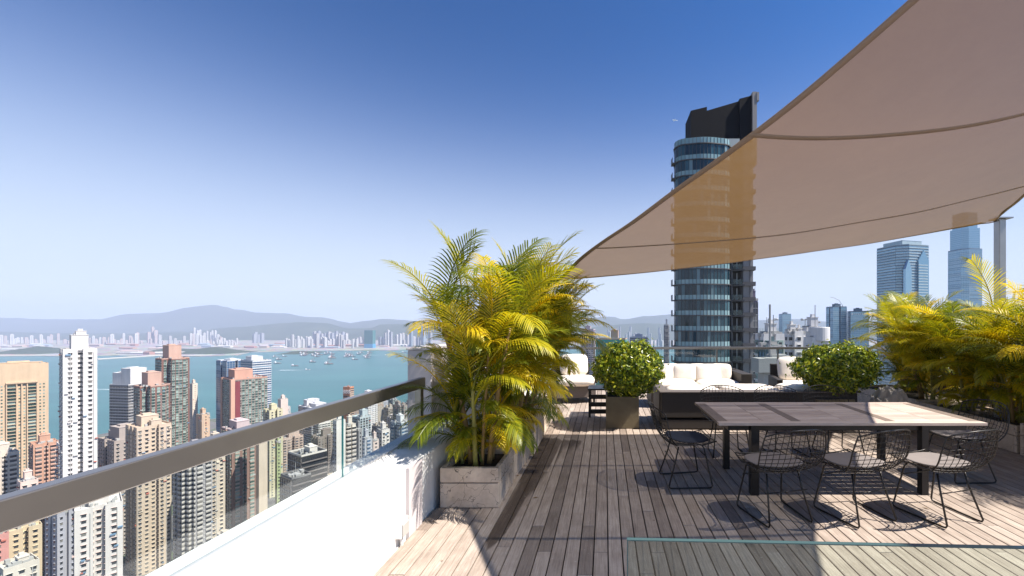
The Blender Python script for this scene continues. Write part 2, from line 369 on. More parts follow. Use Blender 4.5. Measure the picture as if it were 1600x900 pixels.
ridge('wooded_headland', [(-500, 546), (0, 552), (30, 545), (60, 541), (95, 544), (120, 552), (220, 556), (232, 548), (262, 544), (300, 545), (340, 542), (372, 546), (392, 554), (440, 560), (462, 548), (490, 549), (510, 556), (2100, 570)], 3900, 260, -300, 520, 7, 1.3, 120, 9)

# ------------------------------------------------------------------ buildings
WIN_DARK = winmat('dark_window', (.02, .024, .03), (.22, .21, .19))
WIN_GREEN = winmat('green_tinted_window', (.035, .075, .065), (.30, .40, .36), .2, .55)
WIN_BLUE = winmat('blue_tinted_window', (.03, .07, .13), (.20, .30, .40), .08, .8)
GL_BLUE = winmat('blue_curtain_glass', (.14, .25, .33), (.26, .40, .50), .12, .8); GL_BLUE.node_tree.nodes['Principled BSDF'].inputs['Metallic'].default_value = .6
GL_DARK = winmat('charcoal_curtain_glass', (.012, .014, .018), (.03, .035, .04), .08, .8)
GLAZ = {'dark': WIN_DARK, 'green': WIN_GREEN, 'blue': WIN_BLUE}
WHITE = (.72, .70, .67)
def plan_poly(plan, W, D):
    w_, d_ = W/2, D/2
    if plan == 'rect': return [(-w_, -d_), (w_, -d_), (w_, d_), (-w_, d_)]
    if plan == 'cross':
        a, b_ = w_*.52, d_*.52
        return [(-a, -d_), (a, -d_), (a, -b_), (w_, -b_), (w_, b_), (a, b_), (a, d_), (-a, d_), (-a, b_), (-w_, b_), (-w_, -b_), (-a, -b_)]
    if plan == 'H':
        a, b_, c, e = w_*.16, d_*.68, d_*.16, w_*.68
        return [(-w_, -d_), (-a, -d_), (-a, -b_), (a, -b_), (a, -d_), (w_, -d_), (w_, -c), (e, -c), (e, c), (w_, c), (w_, d_), (a, d_), (a, b_), (-a, b_), (-a, d_), (-w_, d_), (-w_, c), (-e, c), (-e, -c), (-w_, -c)]
    if plan == 'wing':
        a1, a2, b_ = w_*.42, w_*.22, d_*.74
        return [(-w_, -d_), (-a1, -d_), (-a1, -b_), (-a2, -b_), (-a2, -d_), (a2, -d_), (a2, -b_), (a1, -b_), (a1, -d_), (w_, -d_), (w_, -d_*.25), (w_*.8, -d_*.25), (w_*.8, d_*.25), (w_, d_*.25), (w_, d_), (-w_, d_)]
    if plan == 'step':
        return [(-w_, -d_), (w_*.3, -d_), (w_*.3, -d_*.7), (w_*.68, -d_*.7), (w_*.68, -d_*.4), (w_, -d_*.4), (w_, d_), (-w_, d_)]
    if plan == 'oct':
        a, b_ = w_*.6, d_*.6
        return [(-a, -d_), (a, -d_), (w_, -b_), (w_, b_), (a, d_), (-a, d_), (-w_, b_), (-w_, -b_)]
def facade(mbw, mbs, p0, p1, z0, z1, style, fh, rnd):
    p0 = np.array(p0); p1 = np.array(p1); e = p1-p0; ln = float(np.hypot(*e))
    if ln < 1.6 or z1-z0 < fh: return
    u = e/ln; nrm = np.array([u[1], -u[0]]); ang = math.atan2(u[1], u[0])
    nf = int((z1-z0)/fh); zf = z1-fh*(np.arange(nf)+1)        # floor levels
    def put(mb, us, zc, hw, hd, hh, off, mat=0):
        uu, zz = np.meshgrid(us, zc); uu = uu.ravel(); zz = zz.ravel()
        c = np.stack([p0[0]+u[0]*uu+nrm[0]*off, p0[1]+u[1]*uu+nrm[1]*off, zz], 1)
        mb.boxes(c, (hw, hd, hh), ang, mat)
    if style in ('flat', 'bay', 'small', 'balcony', 'grid') and ln > 5:
        for q in range(max(1, int(ln/9))):
            uq = rnd.uniform(.08, .92)*ln; put(mbs, [uq], [(z0+z1)/2], .11, .12, (z1-z0)/2-.6, .1, 1)
        m_ = rnd.randint(6, 16)
        for q in range(m_):
            put(mbs, [rnd.uniform(.05, .95)*ln], [zf[rnd.randrange(len(zf))]+1.2], rnd.uniform(.4, 1.1), .35, rnd.uniform(.1, .5), .3, rnd.choice([0, 1, 2, 3]))
    if style == 'flat':
        n = max(1, int(ln/2.9)); us = ln*(np.arange(n)+.5)/n
        put(mbw, us, zf+1.75, .72, .10, .68, .02)
        put(mbs, us, zf+2.55, .95, .22, .06, .16)
        if n > 1: put(mbs, us[::2]+.2, zf+.72, .38, .2, .24, .18, 1)
    elif style == 'small':
        n = max(1, int(ln/4.6)); us = ln*(np.arange(n)+.5)/n
        put(mbw, us, zf+1.7, .45, .10, .62, .02)
        put(mbs, us, zf+2.45, .6, .18, .05, .14)
    elif style == 'bay':
        n = max(1, int(ln/3.4)); us = ln*(np.arange(n)+.5)/n
        put(mbw, us, zf+1.85, 1.28, .30, .72, .20)
        put(mbs, us, zf+.62, 1.36, .38, .50, .22)
        put(mbs, us, zf+2.66, 1.36, .40, .07, .22)
        if n > 1: put(mbs, (us[1:]+us[:-1])/2, zf+1.3, .28, .16, .22, .14, 1)
    elif style == 'grid':
        n = max(1, int(ln/3.0)); us = ln*(np.arange(n)+.5)/n
        put(mbw, us, zf+1.7, 1.15, .16, .95, .08)
        put(mbs, us, zf+.45, 1.42, .28, .26, .16)
        put(mbw, us[::2], zf+1.55, .55, .2, .4, .12, 1)
    elif style == 'ribbon':
        put(mbw, [ln/2], zf+1.9, ln/2-.2, .08, .9, .03)
        put(mbs, [ln/2], zf+.5, ln/2, .2, .5, .14)
        n = max(2, int(ln/2.4)); us = ln*np.arange(1, n)/n; put(mbs, us, zf+1.9, .07, .1, .9, .1, 1)
    elif style == 'curtain':
        put(mbw, [ln/2], zf+fh/2, ln/2-.05, .05, fh/2-.12, .02)
        n = max(2, int(ln/2.6)); us = ln*np.arange(0, n+1)/n; zc = (z0+z1)/2
        put(mbs, us, [zc], .09, .16, (z1-z0)/2-.1, .1)
        put(mbs, [ln/2], zf, ln/2, .12, .13, .08, 1)
    elif style == 'balcony':
        n = max(1, int(ln/5.0)); us = ln*(np.arange(n)+.5)/n
        put(mbw, us, zf+1.5, 1.7, .1, 1.15, .02)
        put(mbs, us, zf+.05, 2.1, .65, .09, .6)
        put(mbs, us, zf+.62, 2.1, .05, .42, 1.2, 1)
        if n > 1: put(mbw, (us[1:]+us[:-1])/2, zf+1.6, .4, .1, .6, .02)
    elif style == 'shade':       # deep louvre slabs
        put(mbw, [ln/2], zf+1.6, ln/2-.3, .06, 1.0, .02)
        put(mbs, [ln/2], zf+.25, ln/2-.1, .5, .28, .4)
def roof_stuff(root, poly, z1, W, D, wallm, rnd, spec, accent):
    # parapet round the roof, plant room and tanks
    mb = MB(); n = len(poly)
    for i in range(n):
        a, b_ = np.array(poly[i]), np.array(poly[(i+1) % n]); e = b_-a; ln = float(np.hypot(*e))
        if ln < .5: continue
        u = e/ln; c = (a+b_)/2+np.array([-u[1], u[0]])*.14
        mb.boxes([[c[0], c[1], z1+.55]], (ln/2-.15 if ln > 1 else ln/2, .13, .55), math.atan2(u[1], u[0]))
    mb.build('parapet', accent or wallm, root)
    hs = spec if spec else [(0, 0, .42, .42, 6)]
    for (cx, cy, sw, sd, hh) in hs:
        m = MB(); x, y = cx*W, cy*D; w2, d2 = sw*W/2, sd*D/2
        m.box(x-w2, x+w2, y-d2, y+d2, z1+.02, z1+hh); m.box(x-w2-.2, x+w2+.2, y-d2-.2, y+d2+.2, z1+hh, z1+hh+.35)
        m.box(x-w2*.5, x+w2*.3, y-d2*.6, y+d2*.4, z1+hh+.35, z1+hh+1.6)
        m.build('roof_house', accent or wallm, root)
    m = MB()
    for k in range(rnd.randint(9, 18)):
        x = rnd.uniform(-.38, .38)*W; y = rnd.uniform(-.38, .38)*D; a = rnd.uniform(.5, 1.5); m.box(x-a, x+a, y-a*.7, y+a*.7, z1+.02, z1+rnd.uniform(.7, 2.2))
    setm(m.build('roof_plant', wallmat((.40, .40, .39)), root), kind='stuff')
    if rnd.random() < .5:
        m = MB(); x = rnd.uniform(-.2, .2)*W; m.tube([(x, 0, z1), (x, 0, z1+rnd.uniform(7, 12))], .12, 5); m.build('antenna', wallmat((.40, .40, .39)), root)
TW = []      # every tower, for label wording and spacing
def tower(name, label, px0, px1, pyt, d, rot=-20, ratio=.8, plan='cross', style='flat', wall=WHITE, glaz='dark', fh=3.0, spec=None, trim=None, accent=None, styles=None, group=None, cat='building', body=None, base=None, detail=True, sill=None):
    rnd = random.Random(hash((px0, px1, d)) & 0xffff if False else int(px0*31+px1*17+d))
    a = R(rot); target = (px1-px0); W = target/F*d*.8; cpx = (px0+px1)/2
    for it in range(14):
        D = W*ratio; cx = (cpx-VX)/F*d; xs = []
        for sx, sy in ((-1, -1), (1, -1), (1, 1), (-1, 1)):
            lx, ly = sx*W/2, sy*D/2; xs.append(VX+F*(cx+lx*math.cos(a)-ly*math.sin(a))/(d+lx*math.sin(a)+ly*math.cos(a)))
        W *= target/(max(xs)-min(xs)); cpx += ((px0+px1)-(max(xs)+min(xs)))/2*.8
    D = W*ratio; cx = (cpx-VX)/F*d
    ztop = H-(pyt-VY)/F*d
    zb = base if base is not None else ground_z(cx, d)-3
    root = empty(name, (cx, d, zb), a, label, cat, group); TW.append((name, cx, d, px0, px1, pyt))
    z1 = ztop-zb; poly = plan_poly(plan, W, D); wm = wallmat(wall)
    MB().prism(poly, 0, z1).build('wall', body or wm, root)
    z0 = max(0, z1-(z1 if detail is True else detail))
    mbw, mbs = MB(), MB(); n = len(poly)
    for i in range(n):
        st = style
        p0, p1 = poly[i], poly[(i+1) % n]
        if styles:
            ang = math.atan2(p1[1]-p0[1], p1[0]-p0[0]); q = int(round(ang/(PI/2))) % 4; st = styles[q]    # 0 front, 1 right, 2 back, 3 left
        if p0[1] > D*.49 and p1[1] > D*.49: continue
        if st: facade(mbw, mbs, p0, p1, z0+1.5, z1-.8, st, fh, rnd)
    if mbw.V: setm(mbw.build('window', [GLAZ.get(glaz, glaz if not isinstance(glaz, str) else WIN_DARK), WIN_DARK], root), kind='stuff')
    if mbs.V: setm(mbs.build('window_ledge', [wallmat(trim or tuple(min(.8, x*1.15) for x in wall)), wallmat(sill or (.45, .45, .44)), wallmat((.16, .28, .42)), wallmat((.5, .16, .12))], root), kind='stuff')
    roof_stuff(root, poly, z1, W, D, wm, rnd, spec, wallmat(accent) if accent else None)
    return root, W, D, z1
BEIGE = (.58, .44, .30); CREAM = (.66, .57, .45); PINK = (.54, .36, .29); TAUPE = (.24, .20, .18); GREY = (.36, .36, .37); LGREY = (.5, .5, .5); ORANGE = (.52, .31, .22)
# the towers one can name
t, W, D, z1 = tower('apartment_tower', 'broad beige apartment tower with dark louvred bays in front of the water, far left', -14, 76, 570, 390, -30, 2.3, 'rect', 'flat', BEIGE, 'green', 3.1, [(0, 0, .6, .8, 2.2)], styles=['small', None, None, None])
mw, ms = MB(), MB()
nf = int((z1-20)/3.1)
for k in range(nf):
    z = z1-20-3.1*k
    for (u0, u1) in ((-.25, -.11), (.12, .26)):
        mw.box(W/2-.1, W/2+.12, u0*D, u1*D, z-.6, z+1.9); ms.box(W/2-.05, W/2+1.2, u0*D-.2, u1*D+.2, z+2.0, z+2.4)
    for u in (-.42, -.35, -.04, .05, .34, .41): mw.box(W/2-.1, W/2+.1, u*D-.5, u*D+.5, z+.4, z+1.6)
for u in (-.27, -.09, .0, .1, .28): ms.box(W/2-.04, W/2+1.3, u*D-.3, u*D+.3, 0, z1-17)
ms.box(W/2-.03, W/2+1.8, -.28*D, .29*D, z1-17, z1-15.6)
setm(mw.build('window', WIN_GREEN, t), kind='stuff'); setm(ms.build('balcony_slab', wallmat(BEIGE), t), kind='stuff')
tower('apartment_tower', 'tall slim white apartment tower with stepped crown rising over the harbour', 93, 152, 547, 262, -32, .95, 'H', 'flat', (.68, .66, .65), 'dark', 3.0, [(.12, .0, .55, .5, 9.5), (.12, .05, .3, .3, 12)], styles=['flat', 'flat', None, 'small'], trim=(.6, .58, .58))
tower('office_tower', 'dark banded office block with white plant deck left of the red brown towers', 171, 232, 600, 560, -8, .7, 'rect', 'ribbon', (.16, .16, .17), 'dark', 3.9, [(-.2, 0, .5, .8, 16), (.25, 0, .5, .8, 22)], trim=(.45, .45, .46), accent=(.74, .73, .72))
tower('apartment_tower', 'taller red brown apartment tower with pale green bay windows and pink crown', 238, 301, 560, 500, -24, .8, 'cross', 'grid', (.20, .10, .08), 'green', 3.1, [(-.05, 0, .5, .45, 16)], trim=(.40, .44, .40), accent=PINK)
tower('apartment_tower', 'shorter red brown tower with pale green bay windows in front of its taller twin', 204, 271, 602, 440, -24, .8, 'cross', 'grid', (.20, .10, .08), 'green', 3.1, [(-.05, 0, .5, .45, 14)], trim=(.40, .44, .40), accent=PINK)
tower('office_slab', 'narrow cream slab just behind the taller red brown tower', 296, 309, 600, 640, -20, .8, 'rect', 'small', (.7, .6, .5))
tower('apartment_tower', 'blue glass tower behind the salmon topped block', 338, 384, 563, 640, -26, .7, 'H', 'curtain', (.12, .19, .33), 'blue', 3.4, [(.1, 0, .6, .5, 2)], trim=(.62, .66, .72), accent=(.7, .72, .76))
tower('apartment_tower', 'white and pale blue striped tower with grey top behind the salmon topped block', 376, 424, 563, 610, -26, .7, 'rect', 'ribbon', (.55, .58, .62), 'blue', 3.3, [(-.15, 0, .5, .6, 6)], trim=(.74, .76, .78))
t, W, D, z1 = tower('apartment_tower', 'salmon crowned apartment tower with green tiled bays and a dark red centre stripe', 346, 418, 590, 520, -33, .95, 'rect', 'grid', (.30, .22, .19), 'green', 3.05, [(-.05, -.1, .62, .5, 11)], trim=(.42, .43, .38), accent=(.56, .32, .24))
MB().box(-.5*W-.3, -.5*W+5.5, -D/2-.9, -D/2+.2, 0, z1+.4).box(W/2-5.0, W/2+.9, -D/2-.9, -D/2+3, 0, z1+.4).build('pier', wallmat((.62, .38, .28)), t)
MB().box(W/2+.3, W/2+1.0, -D/2+3.2, -D/2+8, 0, z1-2).build('red_stripe', wallmat((.22, .04, .05)), t)
tower('apartment_tower', 'tall beige and brown apartment tower with three window shafts rising under the handrail', 196, 268, 664, 300, -27, .8, 'wing', 'flat', (.56, .46, .36), 'dark', 2.95, [(-.1, 0, .45, .5, 7), (.28, .1, .2, .3, 4)], styles=['flat', 'flat', None, 'flat'], trim=(.6, .52, .42))
tower('apartment_tower', 'grey brown apartment tower with flat stone roof left of the three shafted tower', 153, 232, 684, 330, -22, .7, 'H', 'flat', (.38, .33, .30), 'dark', 3.0, [(.1, 0, .55, .6, 10), (-.3, 0, .2, .5, 6)], trim=(.6, .56, .5))
tower('apartment_tower', 'orange pink apartment tower beside the slim white tower', 46, 92, 692, 300, -30, .7, 'H', 'bay', ORANGE, 'dark', 2.9, None, trim=(.66, .42, .33))
tower('apartment_tower', 'white apartment tower with curved balcony stacks next to the orange pink tower', 88, 122, 692, 288, -30, .9, 'rect', 'balcony', (.70, .66, .63), 'dark', 2.9, None)
tower('apartment_tower', 'pale apartment block with stacked bays at the far left edge below the beige tower', -22, 30, 708, 265, -28, .8, 'H', 'bay', (.62, .55, .47), 'dark', 2.9, None)
tower('apartment_tower', 'small pink and white apartment block in front of the orange pink tower', 26, 60, 752, 245, -26, .8, 'rect', 'flat', (.66, .52, .46), 'dark', 2.9, None)
tower('apartment_tower', 'bright white apartment tower with pink tiled window bays below the handrail', 116, 192, 786, 205, -38, .8, 'wing', 'flat', (.66, .62, .59), 'dark', 2.95, None, trim=(.62, .46, .42))
tower('apartment_tower', 'grey sided tower with green edge stripe left of the bright white tower', 70, 120, 800, 222, -8, .9, 'H', 'small', (.40, .40, .45), 'dark', 3.0, None)
tower('apartment_tower', 'yellow cream apartment block low at the left below the handrail', 8, 66, 822, 232, -30, .7, 'H', 'flat', (.64, .52, .36), 'dark', 3.0, None)
tower('apartment_tower', 'salmon walled low block at the bottom left corner', -60, 14, 838, 215, -24, .8, 'rect', 'small', (.62, .30, .27), 'dark', 3.0, None)
tower('podium_block', 'low cream podium roof at the bottom left corner', -8, 62, 880, 185, -24, .8, 'rect', 'flat', (.62, .57, .5), 'dark', 3.2, [(.1, .1, .4, .3, 3)])
tower('apartment_tower', 'grey shaded apartment tower with stepped roofline beneath the handrail', 270, 332, 706, 262, -20, .8, 'step', 'bay', (.34, .33, .34), 'dark', 2.9, [(.0, .1, .3, .5, 6)], trim=(.6, .57, .53))
tower('apartment_tower', 'cream topped apartment tower between the grey stepped tower and the red brown slab', 320, 352, 690, 300, -30, .8, 'rect', 'flat', (.60, .52, .42), 'dark', 2.9, None)
tower('apartment_tower', 'red brown slab of flats with green balconies under the handrail', 346, 402, 668, 330, -30, .8, 'H', 'bay', (.26, .16, .13), 'green', 2.95, [(0, 0, .7, .5, 6)], trim=(.46, .40, .34), accent=(.5, .42, .42))
tower('apartment_tower', 'narrow cream tower with a bare end wall beside the red brown slab', 400, 418, 674, 318, -40, .5, 'rect', None, (.66, .56, .44), 'dark', 2.95, None)
tower('apartment_tower', 'slim lime green striped tower left of the black office block', 430, 439, 692, 350, -30, .9, 'rect', 'small', (.36, .42, .22), 'dark', 3.0, None)
tower('apartment_tower', 'pale yellow block beneath the striped blue tower', 411, 442, 640, 470, -30, .8, 'H', 'flat', (.56, .53, .36), 'dark', 3.0, None)
t, W, D, z1 = tower('office_block', 'black glass office block with louvred side and white rooftop plant', 450, 511, 706, 262, -30, .85, 'rect', 'shade', (.045, .045, .05), GL_DARK, 3.2, [(.05, .1, .4, .3, 3.4)], styles=['curtain', 'shade', None, 'curtain'], trim=(.17, .15, .14), accent=(.66, .62, .56), body=GL_DARK)
t, W, D, z1 = tower('office_block', 'lower black glass wing in front of the black office block', 438, 486, 742, 243, -30, .7, 'rect', None, (.045, .045, .05), GL_DARK, 3.2, [(.3, .1, .12, .12, 1.5)], styles=['curtain', 'shade', None, 'curtain'], trim=(.12, .11, .11), accent=(.2, .2, .2), body=GL_DARK)
t, W, D, z1 = tower('office_block', 'lowest black wing with a round white tank on its roof beside the parapet', 456, 500, 790, 225, -30, .6, 'rect', 'shade', (.06, .06, .065), GL_DARK, 3.2, [(-.3, .1, .1, .12, 1.5)], trim=(.14, .13, .13), accent=(.3, .3, .3))
mb = MB(); mb.lathe([(.01, 3.9), (1.2, 3.6), (2.0, 2.6), (2.2, 1.6), (1.9, .5), (1.2, 0)], (0, -D*.2, z1), 20); mb.build('water_tank', LAMPW, t, True)
def twr(*a, **k): return tower('apartment_tower', *a, **k)
twr('tall white tower with close rows of windows right of the black office block', 520, 540, 658, 290, -35, 1., 'rect', 'flat', (.70, .68, .63), styles=['flat', None, None, 'flat'])
twr('cream and white twin ribbed tower beside the tall close windowed tower', 536, 556, 664, 300, -35, .9, 'H', 'bay', (.66, .60, .52), trim=(.7, .64, .58))
twr('grey slab block with a bare shaded flank among the white towers', 553, 566, 672, 310, -10, .9, 'rect', 'small', (.28, .28, .29))
twr('blue grey windowed block right of the bare grey slab', 562, 582, 684, 325, -30, .9, 'rect', 'bay', (.44, .46, .50), 'blue')
twr('low pink and cream apartment block with a busy roof near the parapet', 578, 592, 688, 330, -32, .9, 'rect', 'flat', (.66, .55, .50))
twr('broad white apartment block with regular square windows near the parapet end', 588, 609, 672, 345, -32, .8, 'rect', 'flat', (.70, .66, .62))
twr('teal and grey glazed tower pair just left of the lilac wall', 610, 640, 659, 360, -22, .7, 'H', 'bay', (.22, .29, .34), 'blue', trim=(.5, .55, .58), accent=(.66, .68, .68))
t, W, D, z1 = tower('office_tower', 'orange brown tower with large white characters on its top by the water', 536, 553, 605, 660, -5, .8, 'rect', 'ribbon', (.52, .22, .11), 'dark', 3.4, [(0, 0, .5, .5, 1)], styles=[None, 'ribbon', None, None], trim=(.6, .42, .3))
def letters(txt, size, mat, parent, loc, rot=(R(90), 0, 0), ex=.05):
    cu = bpy.data.curves.new('sign_letters', 'FONT'); cu.body = txt; cu.size = size; cu.extrude = ex; cu.align_x = 'CENTER'
    o = bpy.data.objects.new('tmp', cu); C.objects.link(o); bpy.context.view_layer.update()
    me = bpy.data.meshes.new_from_object(o.evaluated_get(bpy.context.evaluated_depsgraph_get())); bpy.data.objects.remove(o)
    me.materials.clear(); me.materials.append(mat)
    return link('sign_letters', me, parent, loc, rot)
letters('888', 8.6, LAMPW, t, (0, -D/2-.25, z1-9.5), ex=.2)
mw = MB()
for k in range(9):
    for u in (-.3, 0, .3): mw.box(u*W-1.6, u*W+1.6, -D/2-.12, -D/2+.1, z1-15-3.4*k, z1-13-3.4*k)
mw.build('window', WIN_DARK, t)
tower('office_block', 'white commercial block with curved rooftop plant by the waterfront', 466, 520, 634, 640, -30, .7, 'rect', 'grid', (.56, .57, .60), 'dark', 3.4, [(-.3, 0, .25, .6, 9), (.15, 0, .5, .5, 5)], trim=(.74, .74, .74))
tower('office_block', 'cream blank walled block left of the white waterfront block', 434, 450, 624, 640, -30, .9, 'rect', None, (.66, .56, .50), 'dark', 3.4, None)
tower('office_block', 'white grid windowed block rising behind the handrail near the orange brown tower', 561, 590, 616, 720, -22, .8, 'rect', 'flat', (.74, .72, .72), 'dark', 3.4, None)
tower('apartment_tower', 'tan block lit from behind right of the taller red brown tower', 306, 328, 648, 440, -15, .8, 'rect', 'small', (.55, .40, .28), 'dark', 3.0, None)
# a mass of further blocks between the named ones and the shore
NOUN = {}
cols = [((.66, .63, .59), 'white'), ((.60, .53, .44), 'cream'), ((.56, .44, .37), 'pinkish'), ((.42, .41, .41), 'grey'), ((.50, .50, .53), 'pale grey'), ((.52, .46, .37), 'sandy'), ((.32, .27, .24), 'brown'), ((.44, .50, .52), 'bluish'), ((.62, .56, .52), 'off white'), ((.44, .33, .28), 'terracotta')]
rooms = [(None, 'boxy roof house'), ([(-.2, 0, .3, .4, 5), (.25, 0, .2, .3, 3)], 'two roof houses'), ([(.2, .1, .3, .5, 8)], 'one tall lift house'), ([(0, 0, .75, .7, 3)], 'a broad roof storey'), ([(-.3, -.2, .2, .2, 3), (.3, .2, .2, .2, 3), (0, 0, .2, .2, 5)], 'three roof cabins')]
stn = {'flat': 'square windows', 'bay': 'stacked bay windows', 'grid': 'a window grid', 'ribbon': 'ribbon windows', 'balcony': 'stacked balconies', 'small': 'small windows', 'curtain': 'glass walls'}
anchors = [(40, 'the broad beige tower'), (120, 'the slim white tower'), (205, 'the dark banded office block'), (270, 'the red brown twin towers'), (322, 'the tan block'), (380, 'the salmon crowned tower'), (430, 'the pale yellow block'), (480, 'the black office block'), (512, 'the white waterfront block'), (545, 'the orange brown tower'), (600, 'the broad white block'), (640, 'the lilac wall'), (980, 'the round shrub'), (1115, 'the dark curved tower'), (1215, 'the white rooftops'), (1320, 'the pair of blue office towers'), (1410, 'the gabled glass tower'), (1510, 'the tall tapering tower')]
used = {}
def place_label(px, d, cn, sn, rn, low):
    a = min(anchors, key=lambda q: abs(q[0]-px)); side = 'left of' if px < a[0]-9 else ('right of' if px > a[0]+9 else 'in line with')
    s = '%s %s block, %s, %s %s' % ('low' if low else 'tall', cn, stn[sn], side, a[1])
    if s in used: s = '%s %s block, %s, %s %s' % ('low' if low else 'tall', cn, rn, side, a[1])
    if s in used:
        used[s] += 1; s2 = s+[' nearer the water', ' closer in', ' half hidden', ' furthest back', ' in a gap'][min(4, used[s]-1)]
        return s2
    used[s] = 0; return s
rr = random.Random(11)
def infill(n, pxa, pxb, da, db, hmin, hmax, wmin, wmax, seed, tries=40, cap=None):
    rr = random.Random(seed)
    for _ in range(n):
        for _t in range(tries):
            px = rr.uniform(pxa, pxb); d = rr.uniform(da, db); x = (px-VX)/F*d
            if d > shore(x)-25: continue
            wd = rr.uniform(wmin, wmax)
            if any(math.hypot(x-q[1], d-q[2]) < wd*.8+q[6 if len(q) > 6 else 0]*1. if len(q) > 6 else math.hypot(x-q[1], d-q[2]) < wd*.8+12 for q in TW): continue
            gz = ground_z(x, d); hh = rr.uniform(hmin, hmax)
            top = gz+hh; py = VY-(top-H)/F*d if False else VY+(H-top)/d*F
            if cap and py < cap(px): 
                continue
            break
        else: continue
        c, cn = rr.choice(cols); fq = rr.choice([.82, .94, 1.06]); c = tuple(min(.8, v_*fq) for v_ in c)
        sn = rr.choice(['flat', 'flat', 'bay', 'grid', 'ribbon', 'balcony', 'small', 'flat', 'bay']); sp, rn = rr.choice(rooms)
        wpx = wd/d*F*rr.uniform(.8, 1.2)
        tower('apartment_block', place_label(px, d, cn, sn, rn, hh < 62), px-wpx/2, px+wpx/2, py, d, rr.uniform(-36, -12), rr.uniform(.6, 1.), rr.choice(['rect', 'H', 'cross', 'rect', 'wing', 'step']), sn, c, rr.choice(['dark', 'dark', 'green', 'blue']), rr.uniform(2.9, 3.3), sp, detail=min(hh, 75))
def capL(px):
    return interp([(-50, 700), (60, 690), (100, 700), (150, 705), (200, 705), (270, 700), (330, 668), (345, 700), (420, 660), (440, 632), (520, 640), (560, 628), (640, 622), (700, 610), (900, 560), (2000, 555)], px)
infill(30, 20, 660, 200, 420, 40, 105, 17, 26, 5, cap=lambda p: 720 if p < 150 else (885 if p < 330 else (840 if p < 520 else capL(p)+40)))
infill(58, 120, 700, 420, 1250, 35, 110, 20, 34, 8, cap=capL)
infill(16, 700, 930, 250, 1200, 40, 110, 20, 34, 9, cap=lambda p: 575)
infill(26, 900, 1400, 240, 1200, 40, 130, 20, 34, 10, cap=lambda p: 545)
# ------------------------------------------------------------------ the dark curved tower
CURT = panemat('tower_pane', [(0, (.010, .028, .042)), (.5, (.022, .06, .08)), (.72, (.05, .12, .15)), (.80, (.20, .30, .33)), (.84, (.03, .08, .10)), (1, (.012, .03, .04))], .05)
SPANDREL = panemat('teal_spandrel_glass', [(0, (.22, .36, .38)), (1, (.32, .46, .47))], .15)
CHAR = plain('charcoal_cladding', (.085, .08, .082), .5, .2, .15, .4)
CHARL = plain('grey_stone_pier', (.20, .19, .19), .6, 0, .15, .4)
INK = plain('black_crown_cladding', (.006, .006, .008), .75, 0, .2, .3, 0, .15)
ROOMW = plain('balcony_interior', (.06, .055, .05), .8, 0, .3, .4)
RAILG = thinglass('balcony_glass', (.55, .68, .70), 1.5)
TD = 85.0; TX0 = (1057-VX)/F*TD; TX1 = (1146-VX)/F*TD; TX2 = (1181-VX)/F*TD
tb = empty('residential_tower', ((TX0+TX2)/2, TD+5, -60), 0, 'dark curved glass residential tower with black slanted crown seen past the shade sail', 'building')
ox, oy, oz = tb.location
def arc(off=0.):
    pts = []; x0, x1 = TX0-ox-off, TX1-ox+off; r = 2.6+off; yf = -5.0-off
    for k in range(6):
        a = PI+PI/2*k/5; pts.append((x0+r+r*math.cos(a), yf+r+r*math.sin(a)))
    m = 9
    for k in range(1, m):
        u = k/m; pts.append((x0+r+(x1-x0-2*r)*u, yf-.55*math.sin(PI*u)))
    for k in range(6):
        a = 1.5*PI+PI/2*k/5; pts.append((x1-r+r*math.cos(a), yf+r+r*math.sin(a)))
    return pts
BK = 9.0
core = arc(-.35); floors = [10.25+3.23*k for k in range(-9, 10)]; ztop = floors[-1]-oz
mb = MB(); mb.prism(core+[(TX1-ox, BK), (TX0-ox+2.6, BK)], 0, ztop-.2).build('core', ROOMW, tb)
front = arc(0.)
slab = arc(.22)
